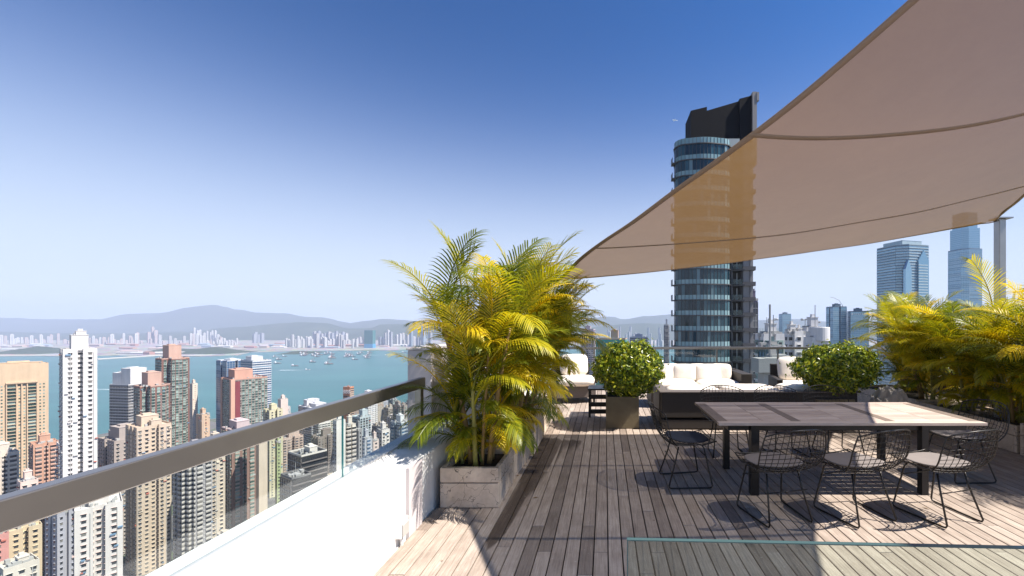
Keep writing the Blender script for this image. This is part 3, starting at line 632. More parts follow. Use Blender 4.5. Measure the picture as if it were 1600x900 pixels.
for k, fz in enumerate(floors):
    z = fz-oz
    MB().prism(slab+[(TX1-ox+.1, BK), (TX0-ox+2.5, BK)], z-.18, z+.02).build('floor_slab', CHAR, tb)
    last = (k == len(floors)-1)
    # spandrel panels and window panes, one object each
    for i in range(len(front)-1):
        a, b_ = np.array(front[i]), np.array(front[i+1]); e = b_-a; ln = float(np.hypot(*e)); u = e/ln; ang = math.atan2(u[1], u[0]); c = (a+b_)/2
        small = ln < 1.0
        zs0, zs1 = z+.02, z+.95+(.25 if last else 0)
        key = (round(ln, 2), last)
        if key not in NOUN:
            NOUN[key] = (MB().box(-ln/2+.03, ln/2-.03, -.03, .03, 0, zs1-zs0).mesh('spandrel_panel', SPANDREL), MB().box(-ln/2+.035, ln/2-.035, -.03, .03, 0, 3.23-.95-.22).mesh('window_pane', CURT))
        if fz > -14:
            link('spandrel_panel', NOUN[key][0], tb, (c[0], c[1], zs0), (0, 0, ang))
            if not last: link('window_pane', NOUN[key][1], tb, (c[0], c[1], zs1+.02), (0, 0, ang+.02*math.sin(i*7.3+k)))
    if fz > -14:
        m = MB()
        for p in front[::1]: m.box(p[0]-.035, p[0]+.035, p[1]-.09, p[1]+.03, z, z+(1.25 if last else 3.05))
        m.build('mullion', CHAR, tb)
    # the stepped balcony stack on the right
    bx0, bx1, bx2 = TX1-ox+.0, TX1-ox+2.3, TX2-ox
    zz = z+.0
    MB().prism([(bx0, -3.0), (bx1+.3, -4.3), (bx2+.25, -4.3), (bx2+.25, BK), (bx0, BK)], zz-.30, zz+.02).build('balcony_slab', CHAR, tb)
    MB().prism([(bx1-.1, -4.2), (bx2+.30, -4.2), (bx2+.30, -3.9), (bx1-.1, -3.9)], zz+.0, zz+.55).build('balcony_upstand', CHAR, tb)
    if fz > -14 and not last:
        MB().box(bx0+.2, bx1-.1, -4.05, -4.0, zz+.05, zz+1.05).build('balcony_rail', RAILG, tb)
        MB().box(bx0+.25, bx0+.7, -2.2, -2.1, zz+.05, zz+2.7).box(bx0+1.5, bx0+1.75, -2.2, -2.1, zz+.05, zz+2.6).build('door_frame', wallmat((.5, .5, .5)), tb)
        MB().box(TX0-ox-.55, TX0-ox+.3, -3.4, -1.6, zz-.2, zz+.0).box(TX0-ox-.6, TX0-ox-.52, -3.4, -1.6, zz-.2, zz+1.1).build('side_balcony', CHAR, tb)
x1 = TX1-ox
MB().box(x1, TX2-ox, -1.9, BK-.1, 0, ztop).build('balcony_core', ROOMW, tb)
MB().box(x1+2.45, TX2-ox-.15, -3.85, -1.7, 0, ztop).build('stone_pier', CHARL, tb)
MB().box(TX2-ox-.9, TX2-ox-.75, -3.95, -3.8, 0, ztop).box(x1-.02, x1+.22, -3.6, -1.7, 0, ztop).build('pier_fin', CHAR, tb)
def zpx(y): return H-(y-VY)/F*(TD+3.8)-oz
def xpx(x): return (x-VX)/F*(TD+3.8)-ox
m = MB(); zb = ztop
a, b_, c, d_, e = xpx(1079), xpx(1104), xpx(1155), xpx(1174), xpx(1183)
for (xa, xb, za, zc, y0, y1) in ((a, b_, 174, 168, -1.5, 4.5), (b_+.02, c, 172, 157, -.9, 5.0), (c+.02, d_, 155, 150, -1.4, 5.0)):
    m.raw([(xa, y0, zb), (xb, y0, zb), (xb, y1, zb), (xa, y1, zb), (xa, y0, zpx(za)), (xb, y0, zpx(zc)), (xb, y1, zpx(zc)), (xa, y1, zpx(za))], _BF)
m.build('crown_slab', INK, tb)
MB().box(d_+.02, e-.3, -1.9, 3, zb-3, zpx(146)).box(e-.32, e+.15, -2.0, -1.2, zpx(160), zpx(147)).build('crown_fin', CHARL, tb)
MB().box(a+.5, c-.5, -3, -1.6, zb, zb+2.0).build('roof_cabin', wallmat((.4, .45, .47)), tb)

# ------------------------------------------------------------------ towers of the business district, right
BL = (.10, .16, .22)
def office(label, px0, px1, py, d, rot, ratio, **k):
    return tower('office_tower', label, px0, px1, py, d, rot, ratio, k.pop('plan', 'rect'), k.pop('style', 'curtain'), k.pop('wall', BL), k.pop('glaz', GL_BLUE), k.pop('fh', 4.), k.pop('spec', None), detail=k.pop('detail', 200), **k)
t, W, D, z1 = office('blue glass office tower with two pointed gables on its faces under the sail edge', 1361, 1461, 388, 620, 14, .85, plan='oct', style='ribbon', trim=(.50, .62, .68), spec=[(0, 0, .6, .6, 8)], detail=260, accent=(.40, .52, .58))
m = MB()
def gable(u, wd, zt, yoff, side=0):
    x0, x1_ = u*W-wd/2, u*W+wd/2; y0, y1 = -D/2-2.5, -D/2+1
    m.raw([(x0, y0, 0), (x1_, y0, 0), (x1_, y1, 0), (x0, y1, 0), (x0, y0, zt-14), (x1_, y0, zt-14), (x1_, y1, zt-14), (x0, y1, zt-14), (u*W, y0, zt), (u*W, y1, zt)], [(0, 1, 5, 4), (1, 2, 6, 5), (2, 3, 7, 6), (3, 0, 4, 7), (4, 5, 8), (6, 7, 9), (5, 6, 9, 8), (7, 4, 8, 9)])
gable(.10, 19, z1-8, 0); gable(-.36, 11, z1-22, 0); m.build('gable_bay', GL_BLUE, t)
m = MB(); k_ = 0
while k_*4 < 180: m.box(.08*W-8.7, .08*W+8.7, -D/2-2.8, -D/2-2.4, z1-30-4*k_, z1-28.6-4*k_); k_ += 1
setm(m.build('spandrel_band', wallmat((.42, .52, .56)), t), kind='stuff')
t, W, D, z1 = office('tall blue grey tapering office tower touching the sail beside the steel post', 1475, 1541, 392, 900, 8, .9, plan='oct', trim=(.30, .38, .48), spec=[(0, 0, .1, .1, 1)], wall=(.12, .16, .22), detail=240)
for s_, hh in ((.88, 46), (.74, 34)):
    pl = plan_poly('oct', W*s_, D*s_); zt0 = z1; MB().prism(pl, zt0, zt0+hh).build('upper_tier', GL_BLUE, t); z1 = zt0+hh
    mm = MB()
    for k in range(int(hh/4)):
        mm.prism([(x*1.004, y*1.004) for x, y in pl], zt0+4*k, zt0+4*k+.5)
    mm.build('tier_band', wallmat((.20, .26, .33)), t)
t, W, D, z1 = office('squarer of the two hazy blue office towers with a crane jib on its roof', 1291, 1323, 480, 820, 4, .8, plan='H', trim=(.25, .32, .4))
MB().tube([(W*.45, 0, z1), (W*.45, 0, z1+5)], .7, 6).tube([(W*.45, 0, z1+4), (W*.2, 0, z1+14), (-W*.2, 0, z1+19), (-W*.45, 0, z1+20)], .45, 6).build('crane_jib', wallmat((.40, .40, .42)), t)
t, W, D, z1 = office('hazy blue office tower with white lettering and a pale right flank', 1324, 1357, 487, 800, -14, .6, plan='rect', trim=(.22, .28, .36))
MB().box(W/2+.05, W/2+.8, -D/2, D/2, 0, z1).build('pale_flank', wallmat((.46, .50, .56)), t)
letters('START', 5.2, LAMPW, t, (-W*.05, -D/2-.5, z1-7), ex=.2)
MB().box(-W*.46, -W*.36, -D/2-.6, -D/2-.3, z1-7, z1-3.2).build('sign_logo', LAMPW, t)
office('small hazy blue block far behind the white rooftops', 1217, 1236, 491, 1500, 5, .8, trim=(.4, .46, .52))
office('thin dark purple tower peeping out behind the dark curved tower', 1172, 1184, 470, 260, 4, .9, wall=(.12, .10, .16), glaz=WIN_DARK, trim=(.16, .14, .2), detail=90)
# white rooftops just beyond the rail
def near(label, px0, px1, py, d, rot, ratio, plan, style, wall, spec, **k):
    return tower('apartment_tower', label, px0, px1, py, d, rot, ratio, plan, style, wall, k.pop('glaz', 'dark'), 3.1, spec, detail=70, **k)
near('white apartment tower with square lift house and dish aerial right of the dark curved tower', 1180, 1226, 526, 150, 6, .8, 'H', 'grid', (.66, .66, .67), [(0, -.1, .4, .4, 4.6)], glaz='green')
near('blue green glazed block below the rail between the white rooftops', 1186, 1222, 545, 118, 4, .8, 'rect', 'curtain', (.12, .18, .2), [(.1, 0, .5, .5, 2)], glaz='blue')
near('white apartment tower with busy roof terraces behind the rail', 1222, 1262, 521, 170, 8, .8, 'cross', 'flat', (.68, .67, .66), [(-.2, 0, .3, .4, 3.5), (.25, 0, .2, .3, 2)])
t, W, D, z1 = near('white tower with big plain round tank on top above the right shrub', 1255, 1296, 532, 128, 6, .8, 'rect', 'flat', (.66, .66, .66), [(-.3, .1, .25, .4, 2.5)])
MB().lathe([(0.01, 4.2), (2.9, 4.2), (3.0, 4.0), (3.0, 0)], (W*.12, -D*.1, z1), 24).build('water_tank', wallmat((.70, .70, .71)), t)
near('pale block with lift tower and antenna left of the blue office towers', 1245, 1292, 515, 190, 5, .8, 'wing', 'flat', (.62, .62, .64), [(.0, -.1, .35, .4, 5.5)])
for (px, py, d) in ((1208, 498, 152), (1258, 496, 192), (1276, 501, 192)):
    r_ = empty('satellite_dish', P(px, py+9, d), 0, {1208: 'dish aerial on the lift house beside the dark curved tower', 1258: 'wide aerial mast on the pale lift tower', 1276: 'small round dish aerial right of the wide mast'}[px], 'aerial')
    MB().tube([(0, 0, -2.5), (0, 0, 1.4)], .14, 6).build('mast', STEEL, r_)
    MB().tube([(-1.8, 0, 1.5), (1.9, 0, 1.8)], .22, 6).box(-1.9, -1.2, -.3, .3, 1.2, 2.2).build('arm', STEEL, r_)
    MB().lathe([(.01, 0), (.5, .08), (.9, .3)], (1.0, 0, 2.0), 12).build('dish', LAMPW, r_)
t, W, D, z1 = near('flat roofed penthouse with deep grey slabs just past the rail left of the right shrub', 1184, 1232, 580, 46, 3, .6, 'rect', None, (.45, .43, .42), [(.0, 0, .6, .6, 1.0)], trim=(.5, .5, .5))
tower('office_block', 'teal netted roof behind the round shrub by the sofa', 931, 980, 530, 420, -8, .7, 'rect', 'small', (.05, .28, .24), 'dark', 3.2, [(.1, 0, .25, .3, 9)], detail=40, accent=(.5, .33, .25))
tower('office_tower', 'grey cylinder like tower left of the dark curved tower', 1037, 1046, 508, 900, 0, 1., 'oct', 'curtain', (.30, .32, .36), 'dark', 3.6, [(0, 0, .3, .3, 12)], detail=150)
tower('office_block', 'hazy blue slab roof left of the grey cylinder like tower', 984, 1012, 527, 800, -6, .6, 'rect', 'ribbon', (.22, .27, .36), 'dark', 3.6, None, detail=60)
tower('office_tower', 'mauve ribbed tower behind the drooping palm fronds', 908, 930, 515, 700, -8, .8, 'H', 'bay', (.46, .40, .44), 'dark', 3.2, None, detail=120)

# ------------------------------------------------------------------ the far city
FW = [wallmat((.60, .59, .58)), wallmat((.46, .44, .44)), wallmat((.52, .40, .36)), wallmat((.28, .30, .35)), wallmat((.18, .26, .34))]
far_meshes = {}
def farblock(w_, dd, h, mi, kind):
    key = (round(w_), round(dd), round(h/6), mi, kind)
    if key in far_meshes: return far_meshes[key]
    m = MB(); m.box(-w_/2, w_/2, -dd/2, dd/2, 0, h)
    n = 3 if kind else 2
    for k in range(n): x = -w_/2+w_*(k+.5)/n; m.box(x-w_*.07, x+w_*.07, -dd/2-.5, -dd/2+.5, 2, h-4, 1)
    m.box(w_/2-.5, w_/2+.5, -dd*.12, dd*.12, 2, h-4, 1)
    for z in np.arange(8, h-4, 14.): m.box(-w_/2-.25, w_/2+.25, -dd/2-.35, dd/2+.3, z, z+2.4, 1)
    m.box(-w_*.25, w_*.25, -dd*.25, dd*.25, h, h+6)
    far_meshes[key] = m.mesh('far_tower', [FW[mi], wallmat((.34, .36, .40))]); return far_meshes[key]
def cluster(n, px0, px1, y0, y1, d0, d1, wpx, label, group, seed, mats=(0, 0, 1), rot=-25):
    r = random.Random(seed)
    for k in range(n):
        px = px0+(px1-px0)*(k+.5+r.uniform(-.35, .35))/n; d = r.uniform(d0, d1); py = r.uniform(y0, y1)
        h = H-(py-VY)/F*d-SEA; w_ = wpx/F*d*r.uniform(.75, 1.1)*.62
        o = link('far_tower', farblock(max(10, w_), w_*r.uniform(.7, 1.), max(12, h), r.choice(mats), r.random() < .5), None, ((px-VX)/F*d, d, SEA), (0, 0, R(rot+r.uniform(-6, 6))))
        setm(o, label, 'building', group)
cluster(13, 447, 489, 523, 531, 4700, 5000, 5.5, 'white high rise in the tight row on the far shore left of the barges', 'white row left of the barges', 1, (0,))
cluster(15, 490, 552, 521, 534, 4650, 5100, 6, 'white high rise in the row on the far shore behind the barges', 'white row behind the barges', 2, (0, 0, 1))
cluster(10, 490, 545, 516, 522, 5600, 6000, 7, 'hazy high rise standing behind the white far shore rows', 'hazy towers behind the rows', 3, (1, 3))
cluster(7, 552, 572, 526, 535, 4900, 5300, 6, 'pale mid rise block between the white rows and the green wrapped block', 'blocks beside the green wrapped block', 4, (0, 1, 1))
cluster(9, 592, 632, 514, 530, 4900, 5400, 7, 'pale high rise on the far shore right of the green wrapped block', 'towers right of the green wrapped block', 5, (0, 1, 3))
cluster(7, 632, 676, 517, 530, 4900, 5200, 8, 'blue grey high rise on the far shore just left of the palms', 'blue towers left of the palms', 6, (3, 4, 1))
cluster(9, 338, 372, 528, 536, 5200, 5500, 4.5, 'small white block in the double row above the wooded headland', 'double row over the headland', 7, (0,))
cluster(8, 302, 340, 511, 522, 6300, 6600, 5, 'white slab on the rise below the highest peak', 'white slabs below the peak', 8, (0,))
cluster(14, 300, 350, 520, 534, 5400, 5700, 4.5, 'narrow white tower in the estate below the white slabs', 'estate below the white slabs', 9, (0, 0, 2))
cluster(12, 168, 222, 519, 533, 5300, 5800, 6, 'cream and pink block on the far shore right of the slim white tower', 'far blocks right of the white tower', 10, (0, 2, 1))
cluster(3, 230, 246, 510, 520, 6000, 6200, 7, 'pinkish slab standing high left of the white slabs', 'pinkish slabs', 11, (2,))
cluster(9, 232, 300, 521, 534, 5400, 5900, 6, 'white block among warehouses behind the headland', 'blocks behind the headland', 12, (0, 2, 1))
cluster(20, -40, 92, 521, 532, 5500, 6200, 6, 'faint pinkish tower in the far row at the left edge', 'faint far left towers', 13, (1, 2, 0))
cluster(12, 100, 165, 524, 534, 5500, 6000, 6, 'faint low tower in the far row behind the slim white tower', 'faint towers behind the slim white tower', 14, (1, 2, 0))
cluster(4, 394, 412, 516, 524, 6000, 6200, 8, 'very faint grey slab on the slope left of the white rows', 'faint grey slabs', 15, (3,))
cluster(26, 930, 1052, 518, 534, 4300, 5600, 5, 'hazy pale block in the crowded far city between shrub and dark tower', 'far city between shrub and tower', 16, (0, 1, 3, 1))
cluster(5, 940, 1040, 509, 516, 5200, 5600, 4, 'hazy grey tower standing above the far city left of the dark tower', 'higher hazy towers', 17, (3,))
cluster(16, 1182, 1300, 517, 528, 4400, 5600, 6, 'hazy block of the far city behind the white rooftops', 'far city behind the white rooftops', 18, (1, 3, 0))
o = link('far_tower', MB().box(-48, 48, -30, 30, 0, 205).box(-49, 49, -31, 31, 0, 50, 1).mesh('far_tower', [plain('green_scaffold_net', (.03, .13, .13), .8), plain('blue_hoarding', (.05, .25, .45), .8)]), None, ((578-VX)/F*4700, 4700, SEA)); setm(o, 'green net wrapped block on the far shore', 'building')
def wide(n, px0, px1, d0, d1, label, group, seed):
    r = random.Random(seed)
    for k in range(n):
        px = r.uniform(px0, px1); d = r.uniform(d0, d1); a = r.uniform(30, 120); h = r.uniform(9, 26)
        m = MB().box(-a, a, -20, 20, 0, h); m.raw([(-a, -20, h), (a, -20, h), (a, 20, h), (-a, 20, h), (-a, 0, h+6), (a, 0, h+6)], [(0, 1, 5, 4), (2, 3, 4, 5), (0, 4, 3), (1, 2, 5)])
        o = m.build('warehouse', r.choice([FW[0], FW[2], FW[1], wallmat((.42, .22, .18)), wallmat((.35, .42, .5))]), None, loc=((px-VX)/F*d, d, SEA+2.5), rot=(0, 0, R(r.uniform(-12, 8)))); setm(o, label, 'building', group)
wide(34, -30, 445, 4250, 5400, 'low port warehouse along the far shore left of the white rows', 'port warehouses on the left', 21)
wide(22, 400, 690, 4650, 5300, 'low quay building in front of the far shore high rises', 'quay buildings', 22)
wide(10, 160, 320, 3650, 3800, 'low quay shed on the breakwater right of the slim white tower', 'breakwater sheds', 23)
br = MB()
for a, b_ in (((0, 557), (92, 556)), ((152, 562), (250, 556)), ((250, 557), (330, 556))):
    p, q = G(a[0], a[1], SEA), G(b_[0], b_[1], SEA); br.tube([(p.x, p.y, SEA), (q.x, q.y, SEA)], 9, 6)
setm(br.build('breakwater', wallmat((.45, .42, .38))), kind='structure')
# ------------------------------------------------------------------ boats
HULLS = [plain('rusty_hull', (.16, .07, .055), .7), plain('navy_hull', (.03, .04, .07), .6), plain('grey_hull', (.2, .21, .23), .6), plain('white_hull', (.7, .7, .7), .4)]
DECKB = plain('boat_deck', (.28, .24, .22), .8)
def boat(px, py, Lm, kind, label, group=None, hull=0, rot=0, crane=True):
    p = G(px, py, SEA); cat = 'boat'
    r = empty(kind, p, R(rot), label, cat, group); a = Lm/2; b_ = Lm*.15
    pl = [(-a, -b_*.8), (a*.75, -b_), (a, 0), (a*.75, b_), (-a, b_*.8)]
    V = [(x*.93, y*.8, -1) for x, y in pl]+[(x, y, Lm*.07) for x, y in pl]; n = 5
    MB().raw(V, [tuple(range(4, -1, -1)), tuple(range(5, 10))]+[(i, (i+1) % n, n+(i+1) % n, n+i) for i in range(n)]).build('hull', HULLS[hull], r)
    MB().box(-a*.9, -a*.5, -b_*.6, b_*.6, Lm*.07, Lm*.22).box(-a*.85, -a*.6, -b_*.4, b_*.4, Lm*.22, Lm*.3).build('wheelhouse', HULLS[3], r)
    MB().box(-a*.4, a*.55, -b_*.75, b_*.75, Lm*.07, Lm*.12).build('cargo_hold', DECKB, r)
    if crane:
        MB().tube([(-a*.35, -b_*.4, Lm*.07), (-a*.2, 0, Lm*.5), (-a*.35, b_*.4, Lm*.07)], Lm*.016, 5).tube([(-a*.3, 0, Lm*.1), (a*.55, 0, Lm*.55)], Lm*.018, 5).tube([(-a*.2, 0, Lm*.5), (a*.55, 0, Lm*.55)], Lm*.007, 4).build('derrick', plain('derrick_paint', (.35, .18, .15), .6), r)
rb = random.Random(4)
for k in range(30):
    px = 488+95*rb.random()**.9 if k < 24 else rb.uniform(470, 500); py = 551+rb.random()*9
    boat(px, py, rb.uniform(42, 62), 'derrick_barge', 'derrick barge moored in the dense raft of barges in mid harbour', 'raft of derrick barges', rb.choice([0, 1, 2, 0]), rb.uniform(-15, 15))
boat(514, 569, 58, 'derrick_barge', 'derrick barge nearest the camera with raised boom below the raft', None, 0, 5)
boat(489, 566, 52, 'derrick_barge', 'lone derrick barge with tall boom left of the nearest one', None, 1, -5)
boat(555, 562, 50, 'cargo_lighter', 'dark low lighter right of the nearest derrick barge', None, 1, 3, False)
boat(461, 572, 44, 'cargo_boat', 'red hulled boat alone left of the barges', None, 0, 4, False)
boat(434, 568, 52, 'cargo_lighter', 'long low lighter beside the striped tower', None, 2, 0, False)
boat(436, 562, 48, 'derrick_barge', 'barge at the front of the small group right of the striped tower', None, 1, 0)
boat(430, 558, 44, 'derrick_barge', 'barge at the left of the small group right of the striped tower', None, 2, 0)
boat(445, 557, 44, 'cargo_lighter', 'furthest low barge of the small group right of the striped tower', None, 1, 0, False)
boat(474, 556, 56, 'cargo_lighter', 'long dark barge left of the raft', None, 1, 2, False)
boat(632, 551, 52, 'cargo_lighter', 'dark barge close to the lilac wall', None, 1, 0, False)
for (px, py, rt, lb) in ((481, 578, 6, 'white ferry with a long wake below the barges'), (146, 608, 175, 'white ferry crossing between the slim white tower and the dark block'), (604, 555, 0, 'small white boat near the far shore right of the raft')):
    boat(px, py, 30, 'ferry', lb, None, 3, rt, False)
    p = G(px, py, SEA+.15); a = R(rt); m = MB(); pts = []
    for k in range(14): t_ = 12+k*11; pts.append((t_, 1.2+k*.55))
    V = []
    for t_, w_ in pts: V += [(p.x-math.cos(a)*t_-math.sin(a)*w_, p.y-math.sin(a)*t_+math.cos(a)*w_, SEA+.15), (p.x-math.cos(a)*t_+math.sin(a)*w_, p.y-math.sin(a)*t_-math.cos(a)*w_, SEA+.15)]
    m.raw(V, [(2*i, 2*i+1, 2*i+3, 2*i+2) for i in range(13)]); setm(m.build('wake', plain('foam', (.6, .68, .7), .8)), kind='structure')
# airliner
pl = empty('airliner', P(1055, 188, 4200), R(10), 'tiny white airliner in the sky left of the dark tower', 'aeroplane')
MB().tube([(-26, 0, 0), (-20, 0, .5), (20, 0, 0), (27, 0, 0)], [.8, 2.4, 2.6, .5], 10).build('fuselage', LAMPW, pl)
MB().raw([(4, 0, 0), (-10, 28, 1.5), (-13, 28, 1.5), (-5, 0, 0), (-10, -28, 1.5), (-13, -28, 1.5), (4, 0, .6), (-10, 28, 1.8), (-13, 28, 1.8), (-5, 0, .6), (-10, -28, 1.8), (-13, -28, 1.8)], [(0, 1, 2, 3), (0, 3, 5, 4), (6, 9, 8, 7), (6, 10, 11, 9), (0, 6, 7, 1), (3, 2, 8, 9), (0, 4, 10, 6), (3, 9, 11, 5)]).build('wing', LAMPW, pl)
MB().box(-26, -20, -.3, .3, 1, 8).box(-26, -22, -9, 9, 1, 1.5).build('tail_fin', LAMPW, pl)
# street trees far below
def tree(x, y, hgt, seed, label):
    r = random.Random(seed); z0 = ground_z(x, y); t = empty('tree', (x, y, z0), 0, label, 'tree')
    MB().tube([(0, 0, 0), (.2, .1, hgt*.3), (0, .3, hgt*.6)], [.35, .25, .12], 6).tube([(.2, .1, hgt*.3), (1.5, .5, hgt*.6)], [.16, .06], 5).tube([(.1, .1, hgt*.35), (-1.4, .4, hgt*.62)], [.16, .06], 5).build('trunk', TWIG, t)
    rg = np.random.default_rng(seed); n = 900; cl = rg.normal(0, 1, (9, 3))*[hgt*.16, hgt*.16, hgt*.1]+[0, 0, hgt*.68]
    c = cl[rg.integers(0, 9, n)]+rg.normal(0, 1, (n, 3))*hgt*.09; e1 = rg.normal(0, .35, (n, 3)); e2 = rg.normal(0, .35, (n, 3))
    v = np.stack([c-e1, c+e2, c+e1, c-e2], 1).reshape(-1, 3); setm(MB().raw(v, np.arange(4*n).reshape(n, 4)).build('crown', TREEL, t), kind='stuff')
for (px, py, s_, lb) in ((434, 745, 1, 'green tree in the gap left of the lower black wing'), (432, 765, 2, 'lower green tree in the gap left of the black wing'), (292, 884, 3, 'green tree at the bottom by the parapet edge'), (278, 893, 4, 'green tree under the wide three shafted tower'), (304, 878, 5, 'green tree nearest the parapet at the bottom left'), (440, 725, 6, 'green tree behind the black wing')):
    d = 300.
    for _ in range(25):
        q = P(px, py, d); g_ = ground_z(q.x, d)+5; d = max(60, (H-g_)*F/(py-VY))
    tree((px-VX)/F*d, d, 13, s_, lb)
# ================================================================== the terrace
Y_BACK = 10.85; X_L = -1.58; X_R = 8.6; Y_F = -1.2
base = MB().box(-2.3, X_R+1.2, Y_F-.5, Y_BACK+.35, -.30, -.045).build('deck', DARK); base['kind'] = 'structure'
tower_mb = MB().box(-2.25, X_R+1.0, Y_F-.4, Y_BACK+.3, -150, -.31).build('tower_below', wallmat((.5, .48, .45))); setm(tower_mb, kind='structure')
rd = random.Random(3); PITCH = .1068; boards = []
x = X_L; i = 0
while x < X_R:
    y = Y_F-rd.uniform(0, 1.5); ph = [0.0, .55, .25, .8][i % 4]
    y = -2.0+ph*1.35
    while y < Y_BACK+.3:
        ln = rd.choice([.68, 1.35, 2.03, 2.7, 2.7, 4.05]); y0, y1 = max(y, Y_F), min(y+ln, Y_BACK+.3)
        if y1-y0 > .06: boards.append((x, y0, y1, rd.random()))
        y += ln
    x += PITCH; i += 1
def area(b_):
    x, y0, y1, _ = b_; yc = max(y0, 2.78)
    if y1 < 2.78: return 0
    px = VX+F*x/max(yc, 2.0)
    if px > 1600 or px < 480: 
        px2 = VX+F*x/y1
        if px2 > 1600: return 0
        return (PITCH*F/yc)*(H*F/yc-H*F/y1)*.3
    return (PITCH*F/yc)*(H*F/yc-H*F/y1)
boards.sort(key=area, reverse=True)
def board_mb(mb, b_):
    x, y0, y1, tn = b_; g = .0062; t_ = .022; jz = (tn-.5)*.003; c = .003
    xa, xb, ya, yb = x+g, x+PITCH-g*.4, y0+.0025, y1-.0025
    v = [(xa, ya, -t_), (xb, ya, -t_), (xb, yb, -t_), (xa, yb, -t_), (xa, ya, jz-c), (xb, ya, jz-c), (xb, yb, jz-c), (xa, yb, jz-c), (xa+c, ya+c, jz), (xb-c, ya+c, jz), (xb-c, yb-c, jz), (xa+c, yb-c, jz)]
    f = [(0, 3, 2, 1), (8, 9, 10, 11)]+[(i, (i+1) % 4, 4+(i+1) % 4, 4+i) for i in range(4)]+[(4+i, 4+(i+1) % 4, 8+(i+1) % 4, 8+i) for i in range(4)]
    mb.raw(v, f, 0, tn)
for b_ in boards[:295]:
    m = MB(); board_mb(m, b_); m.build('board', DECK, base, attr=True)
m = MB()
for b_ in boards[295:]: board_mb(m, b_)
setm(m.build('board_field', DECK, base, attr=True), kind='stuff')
# screws are too small to see; parapet on the left
WALL_Y = 4.38
pa = empty('parapet_wall', (-1.8, 1.5, 0), 0, 'low white rendered parapet wall under the glass on the left side of the deck', 'wall')
m = MB(); m.box(-2.12+1.8, X_L-.012+1.8, -2.9, WALL_Y-1.5, -.3, .55)
bevel(m.build('wall', WHITEWALL, pa), .012, 2)
bx = -1.80
m = MB(); m.box(X_L+1.80-.010, X_L+1.80+.012, 3.28-1.5, 3.52-1.5, -.01, .553); m.build('pilaster_strip', GREYWALL, pa)
ob = empty('socket_box', (X_L-.012, 3.16, .13), 0, 'white weatherproof socket box low on the parapet by the front planter', 'socket')
bevel(MB().box(0, .045, -.05, .07, -.06, .075).build('box', LAMPW, ob), .006, 2); bevel(MB().box(.045, .06, -.042, .05, -.05, .05).build('cover', plain('grey_cover', (.45, .43, .40), .4), ob), .004)
MB().tube([(.02, .0, -.06), (.02, .01, -.13)], .012, 8).build('conduit', LAMPW, ob)
# glass and handrail
gx = -1.955
gb = empty('glass_balustrade', (gx, 1.5, .55), 0, 'glass balustrade with a wide brushed metal handrail on the left parapet', 'balustrade')
ys = [-1.3, .86, 3.06, 4.36]
for a, b_ in zip(ys, ys[1:]):
    MB().box(-.006, .006, a-1.5+.008, b_-1.5-.008, 0.003, .50).build('glass_pane', GLASS, gb)
    MB().box(-.0065, .0065, b_-1.5-.0085, b_-1.5-.0045, 0.003, .50).build('pane_edge', GLASSE, gb)
bevel(MB().box(-.035, .03, -2.9, WALL_Y+.02-1.5, .484, .592).build('handrail', BRONZE, gb), .006, 2)
MB().box(-.03, .03, WALL_Y-.10-1.5, WALL_Y-.03-1.5, .0, .483).build('end_post', BRONZE, gb)
MB().box(-.02, .02, -2.9, 2.9, -.002, .016).build('base_channel', plain('alu_channel', (.55, .55, .55), .5, .5), gb)
# taller end wall behind the rail
ew = empty('end_wall', (-2.1, 5.6, 0), 0, 'lilac grey rendered wall standing taller than the handrail behind the palms', 'wall')
bevel(MB().box(-.19, .09, -.85, 2.4, -.3, 1.41).build('wall', GREYWALL, ew), .01, 2)
MB().box(-.20, .10, -.86, 2.42, 1.412, 1.43).build('coping', GREYWALL, ew)
bw = MB().box(-1.93, X_L, WALL_Y+.01, 9.9, -.3, .548).build('side_wall', WHITEWALL); setm(bw, 'low white side wall behind the row of stone planters', 'wall')
# back balustrade
bb = empty('glass_balustrade', (3.5, Y_BACK, 0), 0, 'glass balustrade with a slim handrail across the far end of the deck', 'balustrade')
xs = [-1.9+1.62*k for k in range(7)]
for a, b_ in zip(xs, xs[1:]): MB().box(a-3.5+.008, b_-3.5-.008, -.006, .006, .05, 1.06).build('glass_pane', GLASS, bb)
bevel(MB().box(-1.95-3.5, 7.9-3.5, -.035, .035, 1.062, 1.125).build('handrail', BRONZE, bb), .006, 2)
for a in xs: MB().box(a-3.5-.02, a-3.5+.02, -.02, .02, .04, 1.06).build('rail_post', BRONZE, bb)
MB().box(-2.0-3.5, 8.0-3.5, -.08, .10, -.04, .049).build('kerb', GREYWALL, bb)
# foreground pool fence glass
pf = empty('pool_fence_panel', (1.3, 1.11, 0), R(-2.3), 'frameless greenish glass fence panel crossing the deck in the foreground', 'glass fence')
MB().box(-1.235, 1.6, -.006, .006, .06, 1.092).build('glass_pane', GLASSF, pf)
MB().box(-1.235, 1.6, -.0065, .0065, 1.0925, 1.0955).box(-1.2385, -1.2355, -.0065, .0065, .06, 1.0955).build('pane_edge', plain('bright_glass_edge', (.05, .10, .105), .1), pf)
for xx in (-.9, .9): bevel(MB().box(xx-.03, xx+.03, -.035, .035, 0.002, .16).build('spigot', STEEL, pf), .004)

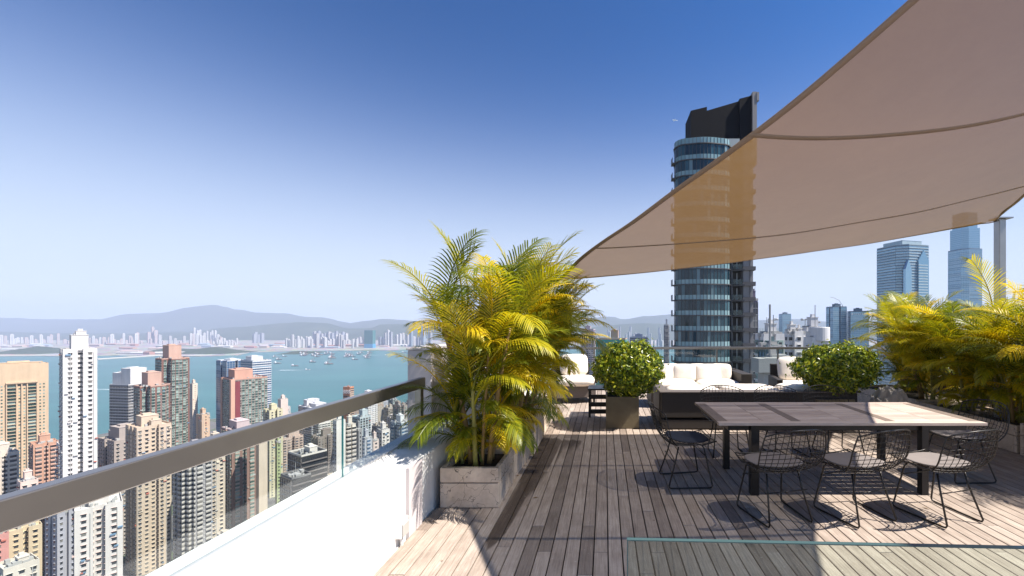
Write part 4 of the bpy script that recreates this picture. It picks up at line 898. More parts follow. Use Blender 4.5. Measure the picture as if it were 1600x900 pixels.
# ------------------------------------------------------------------ planters
def planter(x0, x1, y0, y1, h, label, rz=0, group=None, thick=.045, panels=1, z0=0.004):
    cx, cy = (x0+x1)/2, (y0+y1)/2; w_, d_ = (x1-x0)/2, (y1-y0)/2
    p = empty('planter_box', (cx, cy, z0), rz, label, 'planter', group); T = thick
    def sl(dims): bevel(MB().box(*dims).build('stone_panel', PLANT, p), .007, 2)
    hb = h*.62
    for (za, zb) in ((.0, hb-.004), (hb+.004, h)):
        sl((-w_, w_, -d_, -d_+T, za, zb)); sl((-w_, w_, d_-T, d_, za, zb))
        sl((-w_, -w_+T, -d_+T+.004, d_-T-.004, za, zb)); sl((w_-T, w_, -d_+T+.004, d_-T-.004, za, zb))
    MB().box(-w_+T+.002, w_-T-.002, -d_+T+.002, d_-T-.002, .0, h-.05).build('soil', SOIL, p)
    return p
lp = [planter(-1.53, -.985, 3.80, 4.42, .37, 'squat cracked stone planter box nearest the camera by the parapet', R(0)),
      planter(-1.49, -.98, 4.50, 5.28, .43, 'second stone planter box in the left row with leaning front panel', R(-2)),
      planter(-1.50, -.93, 5.36, 6.18, .46, 'third stone planter box in the left row', R(1)),
      planter(-1.50, -.94, 6.30, 7.2, .46, 'last stone planter box in the left row, beside the sunlit boards', R(0))]
# concrete border boxes on the right
planter(5.42, 6.2, 3.6, 5.35, .42, 'stone planter box nearest the right edge of the view')
planter(5.45, 6.25, 5.42, 7.2, .36, 'long stone planter box under the right palms behind the chairs')
planter(5.55, 6.9, 7.3, 9.2, .36, 'far stone planter box on the right behind the folded cover')

# ------------------------------------------------------------------ palms
TIP = {}
def frond_mesh(seed, Ln, a0, a1, nl=28, lf=.40, droop=.5, vv=.35, dead=False):
    r = random.Random(seed); m = MB(); pts = []; p = Vector((0, 0, 0)); nseg = 16; tan = []
    side = r.uniform(-.10, .10)
    for k in range(nseg+1):
        t_ = k/nseg; a = a0+(a1-a0)*t_**1.25; pts.append(p.copy()); dr = Vector((math.cos(a), side*t_*2, math.sin(a))).normalized(); tan.append(dr); p = p+dr*Ln/nseg
    m.tube(pts, [.011*(1-.75*k/nseg) for k in range(nseg+1)], 5)
    V = []; Fq = []; V2 = []
    for k in range(nl):
        t_ = .20+.79*(k+.5)/nl; f = t_*nseg; i0 = min(nseg-1, int(f)); q = pts[i0].lerp(pts[i0+1], f-i0); T = tan[i0]
        B = T.cross(Vector((0, 0, 1))).normalized(); U = B.cross(T).normalized()
        l = lf*(math.sin(PI*min(1, (t_-.12)/.95))**.55)*(1-.30*t_)*r.uniform(.88, 1.08)
        if dead and r.random() < .25: l *= .5
        fw = .55+1.0*t_
        for s_ in (-1, 1):
            if r.random() < .03: continue
            dr = (B*s_*1.0+T*fw+U*(vv+r.uniform(-.08, .08))).normalized(); w0 = .0070*r.uniform(.85, 1.1)
            wd = dr.cross(U).normalized(); base_ = len(V2); pp = q.copy(); g = dr.copy()
            for j, (ww, st) in enumerate(((.45, 0), (1., .22), (.95, .28), (.6, .26), (.03, .24))):
                if st: g = (g+Vector((0, 0, -droop*.33*(j*.55)))).normalized(); pp = pp+g*l*st
                V2.append(tuple(pp-wd*w0*ww)); V2.append(tuple(pp+wd*w0*ww))
            for j in range(4): Fq.append((base_+2*j, base_+2*j+1, base_+2*j+3, base_+2*j+2))
    m.raw(V2, np.array(Fq)); me = m.mesh('frond', PALM, False); TIP[me.name] = pts[-1].copy(); return me
FR = {'up': [frond_mesh(1, 1.0, R(82), R(38), droop=.35), frond_mesh(2, 1.1, R(80), R(20), droop=.45)],
      'arch': [frond_mesh(3, 1.15, R(72), R(-25), droop=.6), frond_mesh(4, 1.05, R(66), R(-40), droop=.7), frond_mesh(5, 1.2, R(70), R(-12), droop=.55, vv=.5)],
      'low': [frond_mesh(6, .85, R(50), R(-45), lf=.30, droop=.75), frond_mesh(7, .75, R(40), R(-50), lf=.28, droop=.8)],
      'small': [frond_mesh(8, .5, R(60), R(-20), nl=22, lf=.22, droop=.6)]}
def palm(x, y, z, canes, label, seed, group=None, hr=(.7, 1.5), spread=.18, per=(8, 10), low=11, scale=1., lean=None, rin=.18):
    r = random.Random(seed); root = empty('areca_palm', (x, y, z), 0, label, 'palm', group)
    for k in range(canes):
        a = r.uniform(0, 2*PI); rad = rin*math.sqrt(r.random()); bx_, by_ = rad*math.cos(a), rad*math.sin(a)
        h = r.uniform(*hr); dx, dy = math.cos(a)*spread*h+(lean[0]*h if lean else 0), math.sin(a)*spread*h+(lean[1]*h if lean else 0)
        top = Vector((bx_+dx, by_+dy, h)); r0 = r.uniform(.014, .026)
        m = MB(); seg = 12; pts = []; rs = []
        for j in range(seg+1):
            t_ = j/seg; pts.append((bx_+dx*t_**1.3, by_+dy*t_**1.3, h*t_)); rs.append(r0*(1-.35*t_)*(1.12 if j % 2 == 0 else .97))
        m.tube(pts, rs, 7).build('cane', BARK if r.random() < .55 else BARKG, root, smooth=True)
        nf = r.randint(*per); az = r.uniform(0, 2*PI)
        for j in range(nf):
            az += 2.4+r.uniform(-.35, .35); u = j/max(1, nf-1)
            kind = 'up' if u < .34 else ('arch' if u < .8 else 'low')
            me = r.choice(FR[kind]); sc = scale*r.uniform(.82, 1.15)
            off = top-Vector((dx*.25*u/max(h, .1), dy*.25*u/max(h, .1), .22*u*min(1, h)))
            if x < 0 and math.cos(az) < -.1: sc *= .62 if kind != 'up' else .78
            link('frond', me, root, tuple(off), (r.uniform(-.22, .22), r.uniform(-.22, .22), az), (sc,)*3)
    for j in range(low):
        az = r.uniform(0, 2*PI); me = r.choice(FR['low']+FR['small']); sc = scale*r.uniform(.7, 1.1)
        link('frond', me, root, (r.uniform(-.15, .15), r.uniform(-.15, .15), r.uniform(.0, .35)), (0, r.uniform(-.3, .2), az), (sc,)*3)
    return root
def hero(root, basep, tip, me, roll=0.):
    # aim one frond so that its tip reaches a point
    e = TIP[me.name]
    d_ = Vector(tip)-Vector(basep); hd = math.hypot(d_.x, d_.y); sc = d_.length/e.length
    pitch = math.atan2(e.z, math.hypot(e.x, e.y))-math.atan2(d_.z, hd)
    o = link('frond', me, root, tuple(Vector(basep)-root.location), (0, 0, 0), (sc,)*3); o.rotation_mode = 'QUATERNION'
    o.rotation_quaternion = (Matrix.Rotation(math.atan2(d_.y, d_.x)-math.atan2(e.y, e.x), 3, 'Z') @ Matrix.Rotation(pitch, 3, 'Y') @ Matrix.Rotation(roll, 3, 'X')).to_quaternion()
    return o
pz = .33
p1 = palm(-1.27, 4.12, pz, 9, 'areca palm in the nearest stone planter, tallest fronds reaching over the glass', 101, hr=(.22, 1.35), low=14, rin=.17)
p2 = palm(-1.20, 4.86, pz+.05, 10, 'areca palm in the second stone planter of the left row', 102, hr=(.3, 1.45), low=14)
p3 = palm(-1.18, 5.75, pz+.08, 9, 'areca palm in the third stone planter leaning over the deck', 103, hr=(.3, 1.4), low=12, lean=(.12, 0))
p4 = palm(-1.18, 6.75, pz+.08, 6, 'areca palm in the last planter of the left row, next to the armchair', 104, hr=(.6, 1.25), low=6, lean=(.15, 0))
hero(p1, (-1.45, 4.15, 1.75), P(682, 356, 4.15), FR['up'][0])
hero(p1, (-1.42, 4.1, 1.65), P(700, 372, 4.1), FR['up'][1])
hero(p1, (-1.40, 4.1, 1.30), P(640, 446, 4.1), FR['up'][0])
hero(p1, (-1.42, 4.0, 1.25), P(650, 462, 4.05), FR['arch'][2])
hero(p2, (-1.1, 4.8, 1.75), P(775, 380, 4.8), FR['up'][0])
hero(p2, (-1.05, 4.8, 1.65), P(830, 392, 4.7), FR['arch'][2])
hero(p3, (-.95, 5.6, 1.45), P(905, 460, 5.3), FR['arch'][2])
hero(p3, (-.95, 5.6, 1.4), P(942, 492, 5.3), FR['arch'][0])
hero(p4, (-.85, 6.5, 1.2), P(945, 545, 5.9), FR['arch'][1])
hero(p1, (-1.15, 4.0, .95), P(868, 600, 3.9), FR['arch'][0])
hero(p1, (-1.2, 3.95, .85), P(800, 560, 3.75), FR['up'][1])
hero(p2, (-1.0, 4.6, 1.0), P(862, 655, 4.2), FR['arch'][1])
hero(p1, (-1.25, 3.95, .80), P(655, 560, 3.9), FR['up'][1])
hero(p1, (-1.25, 3.95, .75), P(695, 650, 3.8), FR['low'][1])
hero(p1, (-1.15, 3.95, .70), P(770, 650, 3.75), FR['low'][0])
hero(p3, (-1.0, 5.4, .95), P(880, 590, 5.0), FR['arch'][2]); hero(p2, (-1.0, 4.7, .9), P(850, 560, 4.4), FR['arch'][1]); hero(p1, (-1.2, 4.0, 1.2), P(760, 440, 3.9), FR['up'][0]); hero(p1, (-1.2, 4.1, .6), P(668, 620, 3.9), FR['arch'][1])
for k, (tx, ty, td, bz, nm, vi) in enumerate(((720, 610, 3.75, .85, 'arch', 0), (765, 640, 3.65, .8, 'low', 0), (805, 660, 3.75, .8, 'arch', 1), (835, 700, 3.9, .75, 'low', 1), (745, 560, 3.7, 1.0, 'arch', 2), (690, 590, 3.85, .95, 'arch', 1), (790, 520, 3.8, 1.1, 'arch', 0), (705, 510, 3.9, 1.2, 'arch', 2), (850, 510, 4.2, 1.3, 'arch', 0), (880, 560, 4.5, 1.2, 'arch', 2), (660, 480, 4.1, 1.3, 'up', 1), (720, 420, 4.1, 1.5, 'up', 1), (690, 455, 4.0, 1.35, 'arch', 2), (760, 470, 3.9, 1.3, 'arch', 1), (730, 680, 3.75, .6, 'small', 0), (790, 700, 3.7, .6, 'small', 0), (700, 700, 3.8, .5, 'small', 0), (675, 540, 4.0, 1.1, 'up', 0), (820, 600, 4.0, 1.0, 'arch', 2), (860, 620, 4.4, 1.0, 'arch', 1))):
    hero(p1 if k % 3 else p2, (-1.22+.07*math.sin(k*2.1), 4.12+.1*math.cos(k*1.7), bz), P(tx, ty, td), FR[nm][vi], .25*math.sin(k*3.3))
RP = [(5.75, 4.2, 'areca palm at the right edge of the view, nearest the camera'), (5.75, 5.0, 'areca palm second from the right edge, rising beside the steel post'), (5.9, 5.9, 'areca palm behind the right end chair'), (5.95, 6.7, 'areca palm left of the steel post'), (6.05, 7.6, 'areca palm drooping towards the right shrub'), (6.5, 8.7, 'furthest areca palm of the right row beside the folded cover')]
rps = []
for k, (x_, y_, lb) in enumerate(RP):
    rps.append(palm(x_, y_, .30, 9, lb, 200+k, hr=(.3, 1.3), low=16, lean=(-.06, 0), scale=.98, per=(8, 10)))
hero(rps[4], (5.7, 7.3, 1.25), P(1345, 532, 7.2), FR['arch'][2])
hero(rps[3], (5.5, 6.5, 1.6), P(1400, 480, 6.5), FR['up'][1])
hero(rps[2], (5.6, 5.9, 1.6), P(1520, 405, 5.9), FR['up'][0])
# backing wall behind the right planters
rw = MB().box(7.0, 7.2, 2.2, 9.8, -.1, .95).build('boundary_wall', plain('dark_timber_screen', (.07, .05, .04), .8, 0, .3, 6.)); setm(rw, 'dark screen wall behind the right row of palms', 'wall')

lt = random.Random(77); m = MB()
for k in range(46):
    x_, y_ = (lt.gauss(-.95, .25), lt.uniform(3.5, 7.2)) if k < 26 else (lt.uniform(-1.2, 4.8), lt.uniform(2.8, 7.5))
    a = lt.uniform(0, PI); l = lt.uniform(.012, .035); ww = l*.28; ca, sa_ = math.cos(a), math.sin(a); h_ = lt.uniform(.003, .009)
    m.raw([(x_-ca*l, y_-sa_*l, .005), (x_-sa_*ww, y_+ca*ww, .005+h_), (x_+ca*l, y_+sa_*l, .007), (x_+sa_*ww, y_-ca*ww, .004+h_*.4)], [(0, 1, 2), (0, 2, 3)])
setm(m.build('leaf_litter', plain('dry_leaf', (.18, .11, .05), .8, 0, .4, 30.)), 'dry brown leaf scraps scattered over the deck boards', kind='stuff')
# ------------------------------------------------------------------ clipped shrubs
def shrub(c, rx, ry, rz, n, label, seed, base_z, pot):
    root = empty('clipped_shrub', (c[0], c[1], base_z), 0, label, 'shrub'); rg = np.random.default_rng(seed)
    cz = c[2]-base_z
    d_ = rg.normal(0, 1, (n, 3)); d_ /= np.linalg.norm(d_, axis=1)[:, None]
    lump = 1+.09*np.sin(d_[:, 0]*5+seed)*np.cos(d_[:, 2]*6)+.06*np.sin(d_[:, 1]*9+d_[:, 0]*7)+.04*np.sin(d_[:, 2]*17+d_[:, 0]*13)
    rad = (1-np.abs(rg.normal(0, .12, n)))*lump*(1+.20*rg.random(n)*(rg.random(n) < .10))
    inner = rg.random(n) < .18; rad[inner] *= rg.uniform(.5, .9, inner.sum())
    p = d_*rad[:, None]*np.array([rx, ry, rz])+[0, 0, cz]
    nrm = d_+rg.normal(0, .55, (n, 3)); nrm /= np.linalg.norm(nrm, axis=1)[:, None]
    t1 = np.cross(nrm, rg.normal(0, 1, (n, 3))); t1 /= np.linalg.norm(t1, axis=1)[:, None]; t2 = np.cross(nrm, t1)
    l = rg.uniform(.025, .045, n)[:, None]; w_ = l*.42
    v = np.stack([p-t1*l, p+t2*w_+nrm*w_*.35, p+t1*l, p-t2*w_+nrm*w_*.35], 1)
    idx = np.arange(n)[:, None]*4; f = np.concatenate([idx+[0, 1, 2], idx+[0, 2, 3]])
    setm(MB().raw(v.reshape(-1, 3), f).build('foliage', SHRUB, root), kind='stuff')
    m = MB(); r = random.Random(seed)
    for k in range(9):
        a = r.uniform(0, 2*PI); m.tube([(.02*math.cos(a), .02*math.sin(a), 0), (rx*.25*math.cos(a), ry*.25*math.sin(a), cz*.6), (rx*.6*math.cos(a), ry*.6*math.sin(a), cz+rz*.3*r.uniform(-1, 1))], [.018, .012, .004], 5)
    m.build('stem', TWIG, root); return root
STONEP = plain('olive_stone_planter', (.15, .12, .07), .7, 0, .45, 4., .003)
def pot(cx, cy, w_, h, label):
    p = empty('planter_box', (cx, cy, .004), 0, label, 'planter'); a = w_/2; T = .03
    for dims in ((-a, a, -a, -a+T, 0, h), (-a, a, a-T, a, 0, h), (-a, -a+T, -a+T+.002, a-T-.002, 0, h), (a-T, a, -a+T+.002, a-T-.002, 0, h)): bevel(MB().box(*dims).build('stone_panel', STONEP, p), .004, 2)
    MB().box(-a+T, a-T, -a+T, a-T, 0, h-.04).build('soil', SOIL, p)
pot(.29, 6.98, .54, .52, 'olive brown square planter under the round shrub by the sofa')
shrub((.40, 6.98, .96), .60, .55, .47, 9500, 'round clipped green shrub in the olive brown planter by the sofa', 5, .45, None)
pot(3.72, 6.9, .62, .50, 'dark square planter behind the far table edge under the wide shrub')
shrub((3.78, 6.7, 1.0), .66, .5, .40, 9000, 'wide clipped green shrub behind the table on the right', 6, .45, None)

# ------------------------------------------------------------------ furniture
def cushion(w_, d_, h, seed=0, e=.38, n=14, puff=.12):
    r = random.Random(seed); V = []; m = MB(); N1 = n; N2 = 2*n
    def sp(v, p): return math.copysign(abs(v)**p, v)
    for i in range(N1+1):
        ph = -PI/2+PI*i/N1
        for j in range(N2):
            th = 2*PI*j/N2; x = sp(math.cos(ph), e*1.3)*sp(math.cos(th), e); y = sp(math.cos(ph), e*1.3)*sp(math.sin(th), e); z = sp(math.sin(ph), .8)
            k = 1+puff*(1-min(1, x*x+y*y)*.9)*.6
            nz = noise.noise(Vector((x*1.7+seed, y*1.7, z)))*.10
            V.append((x*w_/2, y*d_/2, z*h/2*k*(1+nz)*(1-.35*(max(0, abs(x)+abs(y)-1.35)))))
    f = [(i*N2+j, i*N2+(j+1) % N2, (i+1)*N2+(j+1) % N2, (i+1)*N2+j) for i in range(N1) for j in range(N2)]
    return m.raw(V, f)
def pillow(x, y, z, w_, hh, t_, rx, rz, label, seed, mat=CUSH, group=None):
    o = cushion(w_, hh, t_, seed, .42).build('pillow', mat, None, True, loc=(x, y, z), rot=(rx, 0, rz)); setm(o, label, 'cushion', group); return o
# sofa with its back to the table
def rattan_box(parent, name, dims, mat=RATTAN): return bevel(MB().box(*dims).build(name, mat, parent), .012, 2)
sf = empty('rattan_sofa', (2.6, 7.2, 0), 0, 'long dark rattan daybed with its woven back to the dining table', 'sofa')
rattan_box(sf, 'back_panel', (-1.68, 1.5, -.56, -.44, .20, .60))
rattan_box(sf, 'top_rail', (-1.72, 1.54, -.60, -.40, .602, .632), RATTANG)
rattan_box(sf, 'side_panel', (-1.70, -1.58, -.43, .40, .06, .60)); rattan_box(sf, 'side_panel', (1.42, 1.52, -.43, .40, .06, .60))
rattan_box(sf, 'side_cap', (-1.72, -1.56, -.398, .44, .602, .63), RATTANG)
rattan_box(sf, 'seat_base', (-1.57, 1.41, -.43, .45, .05, .36))
rattan_box(sf, 'lower_skirt', (-1.68, 1.5, -.55, -.45, .015, .165))
for k, (a, b_) in enumerate(((-1.5, -.55), (-.5, .45), (.5, 1.35))):
    o = cushion(b_-a, .80, .22, k+3, .3).build('seat_cushion', CUSH, None, True, loc=(2.6+(a+b_)/2, 7.22, .50+.02*k)); setm(o, ['cream seat cushion at the left end of the daybed', 'cream seat cushion in the middle of the daybed', 'cream seat cushion at the right end of the daybed'][k], 'cushion')
# back sofa
s2 = empty('rattan_sofa', (2.0, 8.85, 0), 0, 'dark rattan sofa with cream pillows facing the camera before the far glass', 'sofa')
rattan_box(s2, 'seat_base', (-1.05, .95, -.45, .45, .05, .34)); rattan_box(s2, 'back_panel', (-1.05, .95, .35, .47, .342, .72)); rattan_box(s2, 'armrest', (.80, 1.02, -.45, .50, .345, .70), RATTAN); rattan_box(s2, 'armrest', (-1.12, -.95, -.45, .50, .345, .62))
for k in range(2):
    o = cushion(.88, .78, .2, 11+k, .3).build('seat_cushion', CUSH, None, True, loc=(1.5+.9*k, 8.78, .44)); setm(o, ['cream seat pad at the left of the far sofa', 'cream seat pad at the right of the far sofa'][k], 'cushion')
for k, (px, w_, rz, lb) in enumerate(((1047, .52, .1, 'cream pillow half hidden by the round shrub on the far sofa'), (1069, .50, -.12, 'second cream pillow from the left on the far sofa'), (1090, .44, .05, 'narrow middle cream pillow on the far sofa'), (1107, .56, .08, 'large square cream pillow right of the middle on the far sofa'), (1126, .46, -.25, 'cream pillow leaning on the right arm of the far sofa'))):
    q = P(px, 583, 8.98-.06*(k % 2)); pillow(q.x, q.y, .66, w_, .40, .15, R(72), rz, lb, 20+k)
# chaise on the right with upright back
s3 = empty('rattan_lounge_chair', (4.05, 8.6, 0), R(-10), 'dark rattan lounge chair with a tall white back cushion left of the wide shrub', 'armchair')
rattan_box(s3, 'seat_base', (-.42, .42, -.42, .42, .05, .36)); rattan_box(s3, 'armrest', (-.50, -.39, -.42, .42, .365, .60)); rattan_box(s3, 'armrest', (.39, .50, -.42, .42, .365, .60)); rattan_box(s3, 'back_panel', (-.45, .45, .43, .52, .365, .84))
o = cushion(.76, .78, .16, 31, .3).build('seat_cushion', CUSH, None, True, loc=(4.05, 8.55, .44)); setm(o, 'cream seat pad of the lounge chair left of the wide shrub', 'cushion')
pillow(4.10, 8.86, .76, .70, .52, .16, R(74), R(-10), 'tall white back cushion on the lounge chair left of the wide shrub', 32)
# armchair on the left behind palms
s4 = empty('rattan_armchair', (-.72, 9.3, 0), R(12), 'dark rattan armchair with cream cushions half hidden by the palm fronds', 'armchair')
rattan_box(s4, 'seat_base', (-.42, .45, -.42, .42, .12, .36), RATTANG); rattan_box(s4, 'armrest', (-.50, -.39, -.42, .42, .1, .66)); rattan_box(s4, 'armrest', (.39+.07, .50+.07, .0, .42, .365, .50)); rattan_box(s4, 'back_panel', (-.45, .45, .43, .52, .365, .80))
for sx in (-.38, .42): 
    for sy in (-.36, .36): MB().box(sx-.025, sx+.025, sy-.025, sy+.025, 0.003, .118).build('leg', RATTAN, s4)
o = cushion(.86, .8, .2, 41, .3).build('seat_cushion', CUSH, None, True, loc=(-.66, 9.2, .46)); setm(o, 'cream seat cushion of the armchair behind the palm fronds', 'cushion')
pillow(-.72, 9.55, .78, .66, .5, .2, R(72), R(12), 'cream back pillow of the armchair behind the palm fronds', 42)
# slatted dark stool left of the olive planter
st = empty('side_table', (-.08, 7.75, 0), 0, 'dark slatted side table left of the olive brown planter', 'table')
for sx in (-.2, .2):
    for sy in (-.2, .2): MB().box(sx-.02, sx+.02, sy-.02, sy+.02, .003, .50).build('leg', BLACKM, st)
for k in range(5): MB().box(-.23, .23, -.23+.094*k, -.23+.094*k+.08, .502, .53).build('slat', BLACKM, st)
for zz in (.07, .20, .34): MB().box(-.18, .18, -.215, -.195, zz, zz+.08).build('front_slat', BLACKM, st)
# crumpled cover
V = []; n1, n2 = 60, 50
for i in range(n1):
    for j in range(n2):
        u = i/(n1-1)*2-1; v_ = j/(n2-1)*2-1; r2 = min(1, u*u*.8+v_*v_*.9); z = .40*(1-r2**2)*.9
        nz = noise.ridged_multi_fractal(Vector((u*2.6+3, v_*2.2, z*2)), .9, 2.2, 4, 1., 2.)
        V.append((u*.27+.05*noise.noise(Vector((u*4, v_*4, 1))), v_*.30+.05*noise.noise(Vector((u*4, v_*4, 9))), max(.0, z+.11*(nz-1.1)*(1-r2*.4))))
o = MB().raw(V, [(i*n2+j, (i+1)*n2+j, (i+1)*n2+j+1, i*n2+j+1) for i in range(n1-1) for j in range(n2-1)]).build('folded_cover', plain('grey_canvas_cover', (.40, .36, .32), .8, 0, .2, 5., .002), None, True, loc=(4.72, 6.8, .27)); setm(o, 'crumpled grey canvas cover heaped at the right of the wide shrub', 'cover')
bs = MB().box(4.38, 5.15, 6.65, 7.25, .004, .26).build('storage_box', RATTAN); setm(bs, 'low dark box under the crumpled canvas cover', 'box')
# ------------------------------------------------------------------ table
TX = (1.12, 3.76); TY = (4.02, 5.10); TZ = .74
tb_ = empty('dining_table', (2.44, 4.56, 0), 0, 'long slatted wooden dining table on black metal legs', 'table')
hx, hy = 1.32, .54; z0, z1 = TZ-.028, TZ
fr = .075
def tpl(nm, dims, mat, tn): m = MB(); m.box(*dims, 0, tn); return bevel(m.build(nm, mat, tb_, attr=True), .002)
tpl('edge_board', (-hx, hx, -hy, -hy+fr, z0, z1), TABLEW, .7); tpl('edge_board', (-hx, hx, hy-fr, hy, z0, z1), TABLEW, .6)
tpl('end_board', (-hx, -hx+.11, -hy+fr+.002, hy-fr-.002, z0, z1), TABLEV, .4); tpl('end_board', (hx-.11, hx, -hy+fr+.002, hy-fr-.002, z0, z1), TABLEV, .5)
rails = [-.52, .42]
for rx_ in rails: tpl('cross_board', (rx_-.045, rx_+.045, -hy+fr+.002, hy-fr-.002, z0, z1), TABLEV, .3)
bays = [(-hx+.112, rails[0]-.047), (rails[0]+.047, rails[1]-.047), (rails[1]+.047, hx-.112)]
ns = 9; sw = (2*hy-2*fr-.004)/ns
rt = random.Random(8)
for (a, b_) in bays:
    mid = (a+b_)/2+.03
    for (a2, b2) in ((a, mid-.0015), (mid+.0015, b_)):
        for k in range(ns):
            y0 = -hy+fr+.002+sw*k; tpl('slat', (a2, b2, y0+.003, y0+sw-.003, z0+.002, z1-.001), TABLEW, rt.random())
MB().box(-hx+.12, hx-.12, -hy+.10, -hy+.14, z0-.07, z0-.001).box(-hx+.12, hx-.12, hy-.14, hy-.10, z0-.07, z0-.001).box(-hx+.12, -hx+.16, -hy+.14, hy-.14, z0-.07, z0-.001).box(hx-.16, hx-.12, -hy+.14, hy-.14, z0-.07, z0-.001).build('apron', BLACKM, tb_)
for (lx, ly) in ((1.50, 4.12), (1.44, 4.86), (3.20, 4.12), (3.34, 4.95)):
    w_ = .04 if lx == 1.5 else .033
    MB().box(lx-2.44-w_, lx-2.44+w_, ly-4.56-w_, ly-4.56+w_, .003, z0-.002).build('leg', BLACKM, tb_)
# ------------------------------------------------------------------ wire chairs
WIRE = plain('black_wire', (.035, .032, .03), .35, .6)
def make_chair(pad, padmat):
    # local frame: sitter looks along +y; shell is a swept diamond bucket
    root = empty('wire_chair', (0, 0, 0))
    def shell(u, v):      # u -1..1 across, v 0..1 seat front to back top
        prof = [(.27, .455), (.10, .425), (-.08, .415), (-.20, .44), (-.28, .54), (-.325, .67), (-.36, .815)]
        f = v*(len(prof)-1); i = min(len(prof)-2, int(f)); k = f-i
        def cr(a, b_, c, d_, t): return .5*((2*b_)+(-a+c)*t+(2*a-5*b_+4*c-d_)*t*t+(-a+3*b_-3*c+d_)*t**3)
        g = [prof[max(0, min(len(prof)-1, i+q))] for q in (-1, 0, 1, 2)]
        y = cr(*[q[0] for q in g], k); z = cr(*[q[1] for q in g], k)
        wd = [.22, .25, .265, .28, .30, .30, .275]; g2 = [wd[max(0, min(len(wd)-1, i+q))] for q in (-1, 0, 1, 2)]; hw = cr(*g2, k)
        wrap = .16*max(0, v-.25)**.8*(1-.25*v)
        lift = .035*abs(u)**2.2*(1 if v < .5 else .4)
        x = u*hw; y2 = y+wrap*abs(u)**2.2; z2 = z+lift - (.07*abs(u)**2.5*max(0, v-.55)/.45) - .02*abs(u)**2*(v < .2)
        return Vector((x, y2, z2))
    rim = []
    for k in range(14): rim.append(shell(-1+2*k/13, 0))
    for k in range(1, 20): rim.append(shell(1, k/20))
    for k in range(14): rim.append(shell(1-2*k/13, 1))
    for k in range(19, 0, -1): rim.append(shell(-1, k/20))
    MB().tube(rim, .0060, 6, closed=True).build('rim', WIRE, root, True)
    m = MB()
    for k in range(1, 13): m.tube([shell(-1+2*k/13, j/18) for j in range(19)], .0030, 4, cap=False)
    for k in range(1, 18): m.tube([shell(-1+2*j/12, k/18) for j in range(13)], .0030, 4, cap=False)
    m.build('wire_basket', WIRE, root, True)
    # sled base
    for s_ in (-1, 1):
        pts = [(s_*.17, .14, .415), (s_*.18, .155, .39), (s_*.225, .225, .03), (s_*.225, .215, .012), (s_*.225, .19, .0085), (s_*.20, -.17, .0085), (s_*.198, -.20, .012), (s_*.197, -.21, .03), (s_*.16, -.13, .28), (s_*.15, -.10, .405)]
        MB().tube(pts, .0078, 7).build('sled_leg', WIRE, root, True)
    MB().tube([(-.197, -.150, .26), (0, -.155, .262), (.197, -.150, .26)], .005, 6).build('cross_bar', WIRE, root, True)
    MB().tube([(-.2, .175, .31), (.2, .175, .31)], .005, 6).build('cross_bar', WIRE, root, True)
    if pad:
        n, k2 = 7, 28; V = []; 
        for i in range(n+1):
            ph = -PI/2+PI*i/n
            for j in range(k2):
                th = 2*PI*j/k2; rr_ = math.cos(ph)**.35 if math.cos(ph) > 1e-6 else 0
                x = .225*rr_*math.copysign(abs(math.cos(th))**.75, math.cos(th)); y = .215*rr_*math.copysign(abs(math.sin(th))**.75, math.sin(th))
                V.append((x, y+.03, .446+.011*math.sin(ph)+.03*(y/.2)**2*(1 if y < 0 else .35)+.015*(x/.2)**2))
        MB().raw(V, [(i*k2+j, i*k2+(j+1) % k2, (i+1)*k2+(j+1) % k2, (i+1)*k2+j) for i in range(n) for j in range(k2)]).build('seat_pad', padmat, root, True)
    return root
grp = 'wire chairs round the dining table'
cg = make_chair(True, PADG); cb_ = make_chair(True, PADB)
chairs = [((.86, 4.46), -84, cb_, 'wire chair with navy pad at the left head of the table'),
          ((1.52, 3.66), 13, cg, 'wire chair at the near side of the table, leftmost of three'),
          ((2.24, 3.66), 17, cg, 'wire chair in the middle of the near side of the table'),
          ((2.98, 3.66), 15, cg, 'wire chair at the near side of the table, rightmost of three'),
          ((3.98, 4.60), 88, cg, 'wire chair with tall arc at the right head of the table'),
          ((1.62, 5.42), 178, cg, 'wire chair at the far side of the table nearest the round shrub'),
          ((2.38, 5.42), 182, cg, 'wire chair in the middle of the far side of the table'),
          ((3.06, 5.42), 180, cg, 'wire chair at the far side of the table in front of the wide shrub')]
usedc = set()
for (xy, a, src, lb) in chairs:
    o = src if src.name not in usedc else copy_tree(src); usedc.add(src.name)
    o.location = (xy[0], xy[1], .003); o.rotation_euler = (0, 0, R(a)); setm(o, lb, 'chair', grp); o.scale = (1.04,)*3
# ------------------------------------------------------------------ sail
def sailmat():
    m, t, b = nodes('mesh_sail_cloth'); out = t.nodes['Material Output']; v = coord(t)
    f = noise_(t, v, 1.3, 7, .7); c = mixc(t, ramp(t, f, [(.35, (0, 0, 0)), (.65, (1, 1, 1))]), (.175, .130, .078), (.22, .165, .100))
    bump(t, b, noise_(t, coord(t, (1, 4, 1)), 5, 5), .6, .01)
    L(t, c, b.inputs['Base Color']); b.inputs['Roughness'].default_value = .9; b.inputs['Specular IOR Level'].default_value = .1
    tl = N(t, 'ShaderNodeBsdfTranslucent'); tl.inputs[0].default_value = (.26, .150, .062, 1)
    tr = N(t, 'ShaderNodeBsdfTransparent')
    m1 = N(t, 'ShaderNodeMixShader'); m1.inputs[0].default_value = .36; L(t, b.outputs[0], m1.inputs[1]); L(t, tl.outputs[0], m1.inputs[2])
    m2 = N(t, 'ShaderNodeMixShader'); m2.inputs[0].default_value = .14; L(t, m1.outputs[0], m2.inputs[1]); L(t, tr.outputs[0], m2.inputs[2])
    L(t, m2.outputs[0], out.inputs[0]); return m
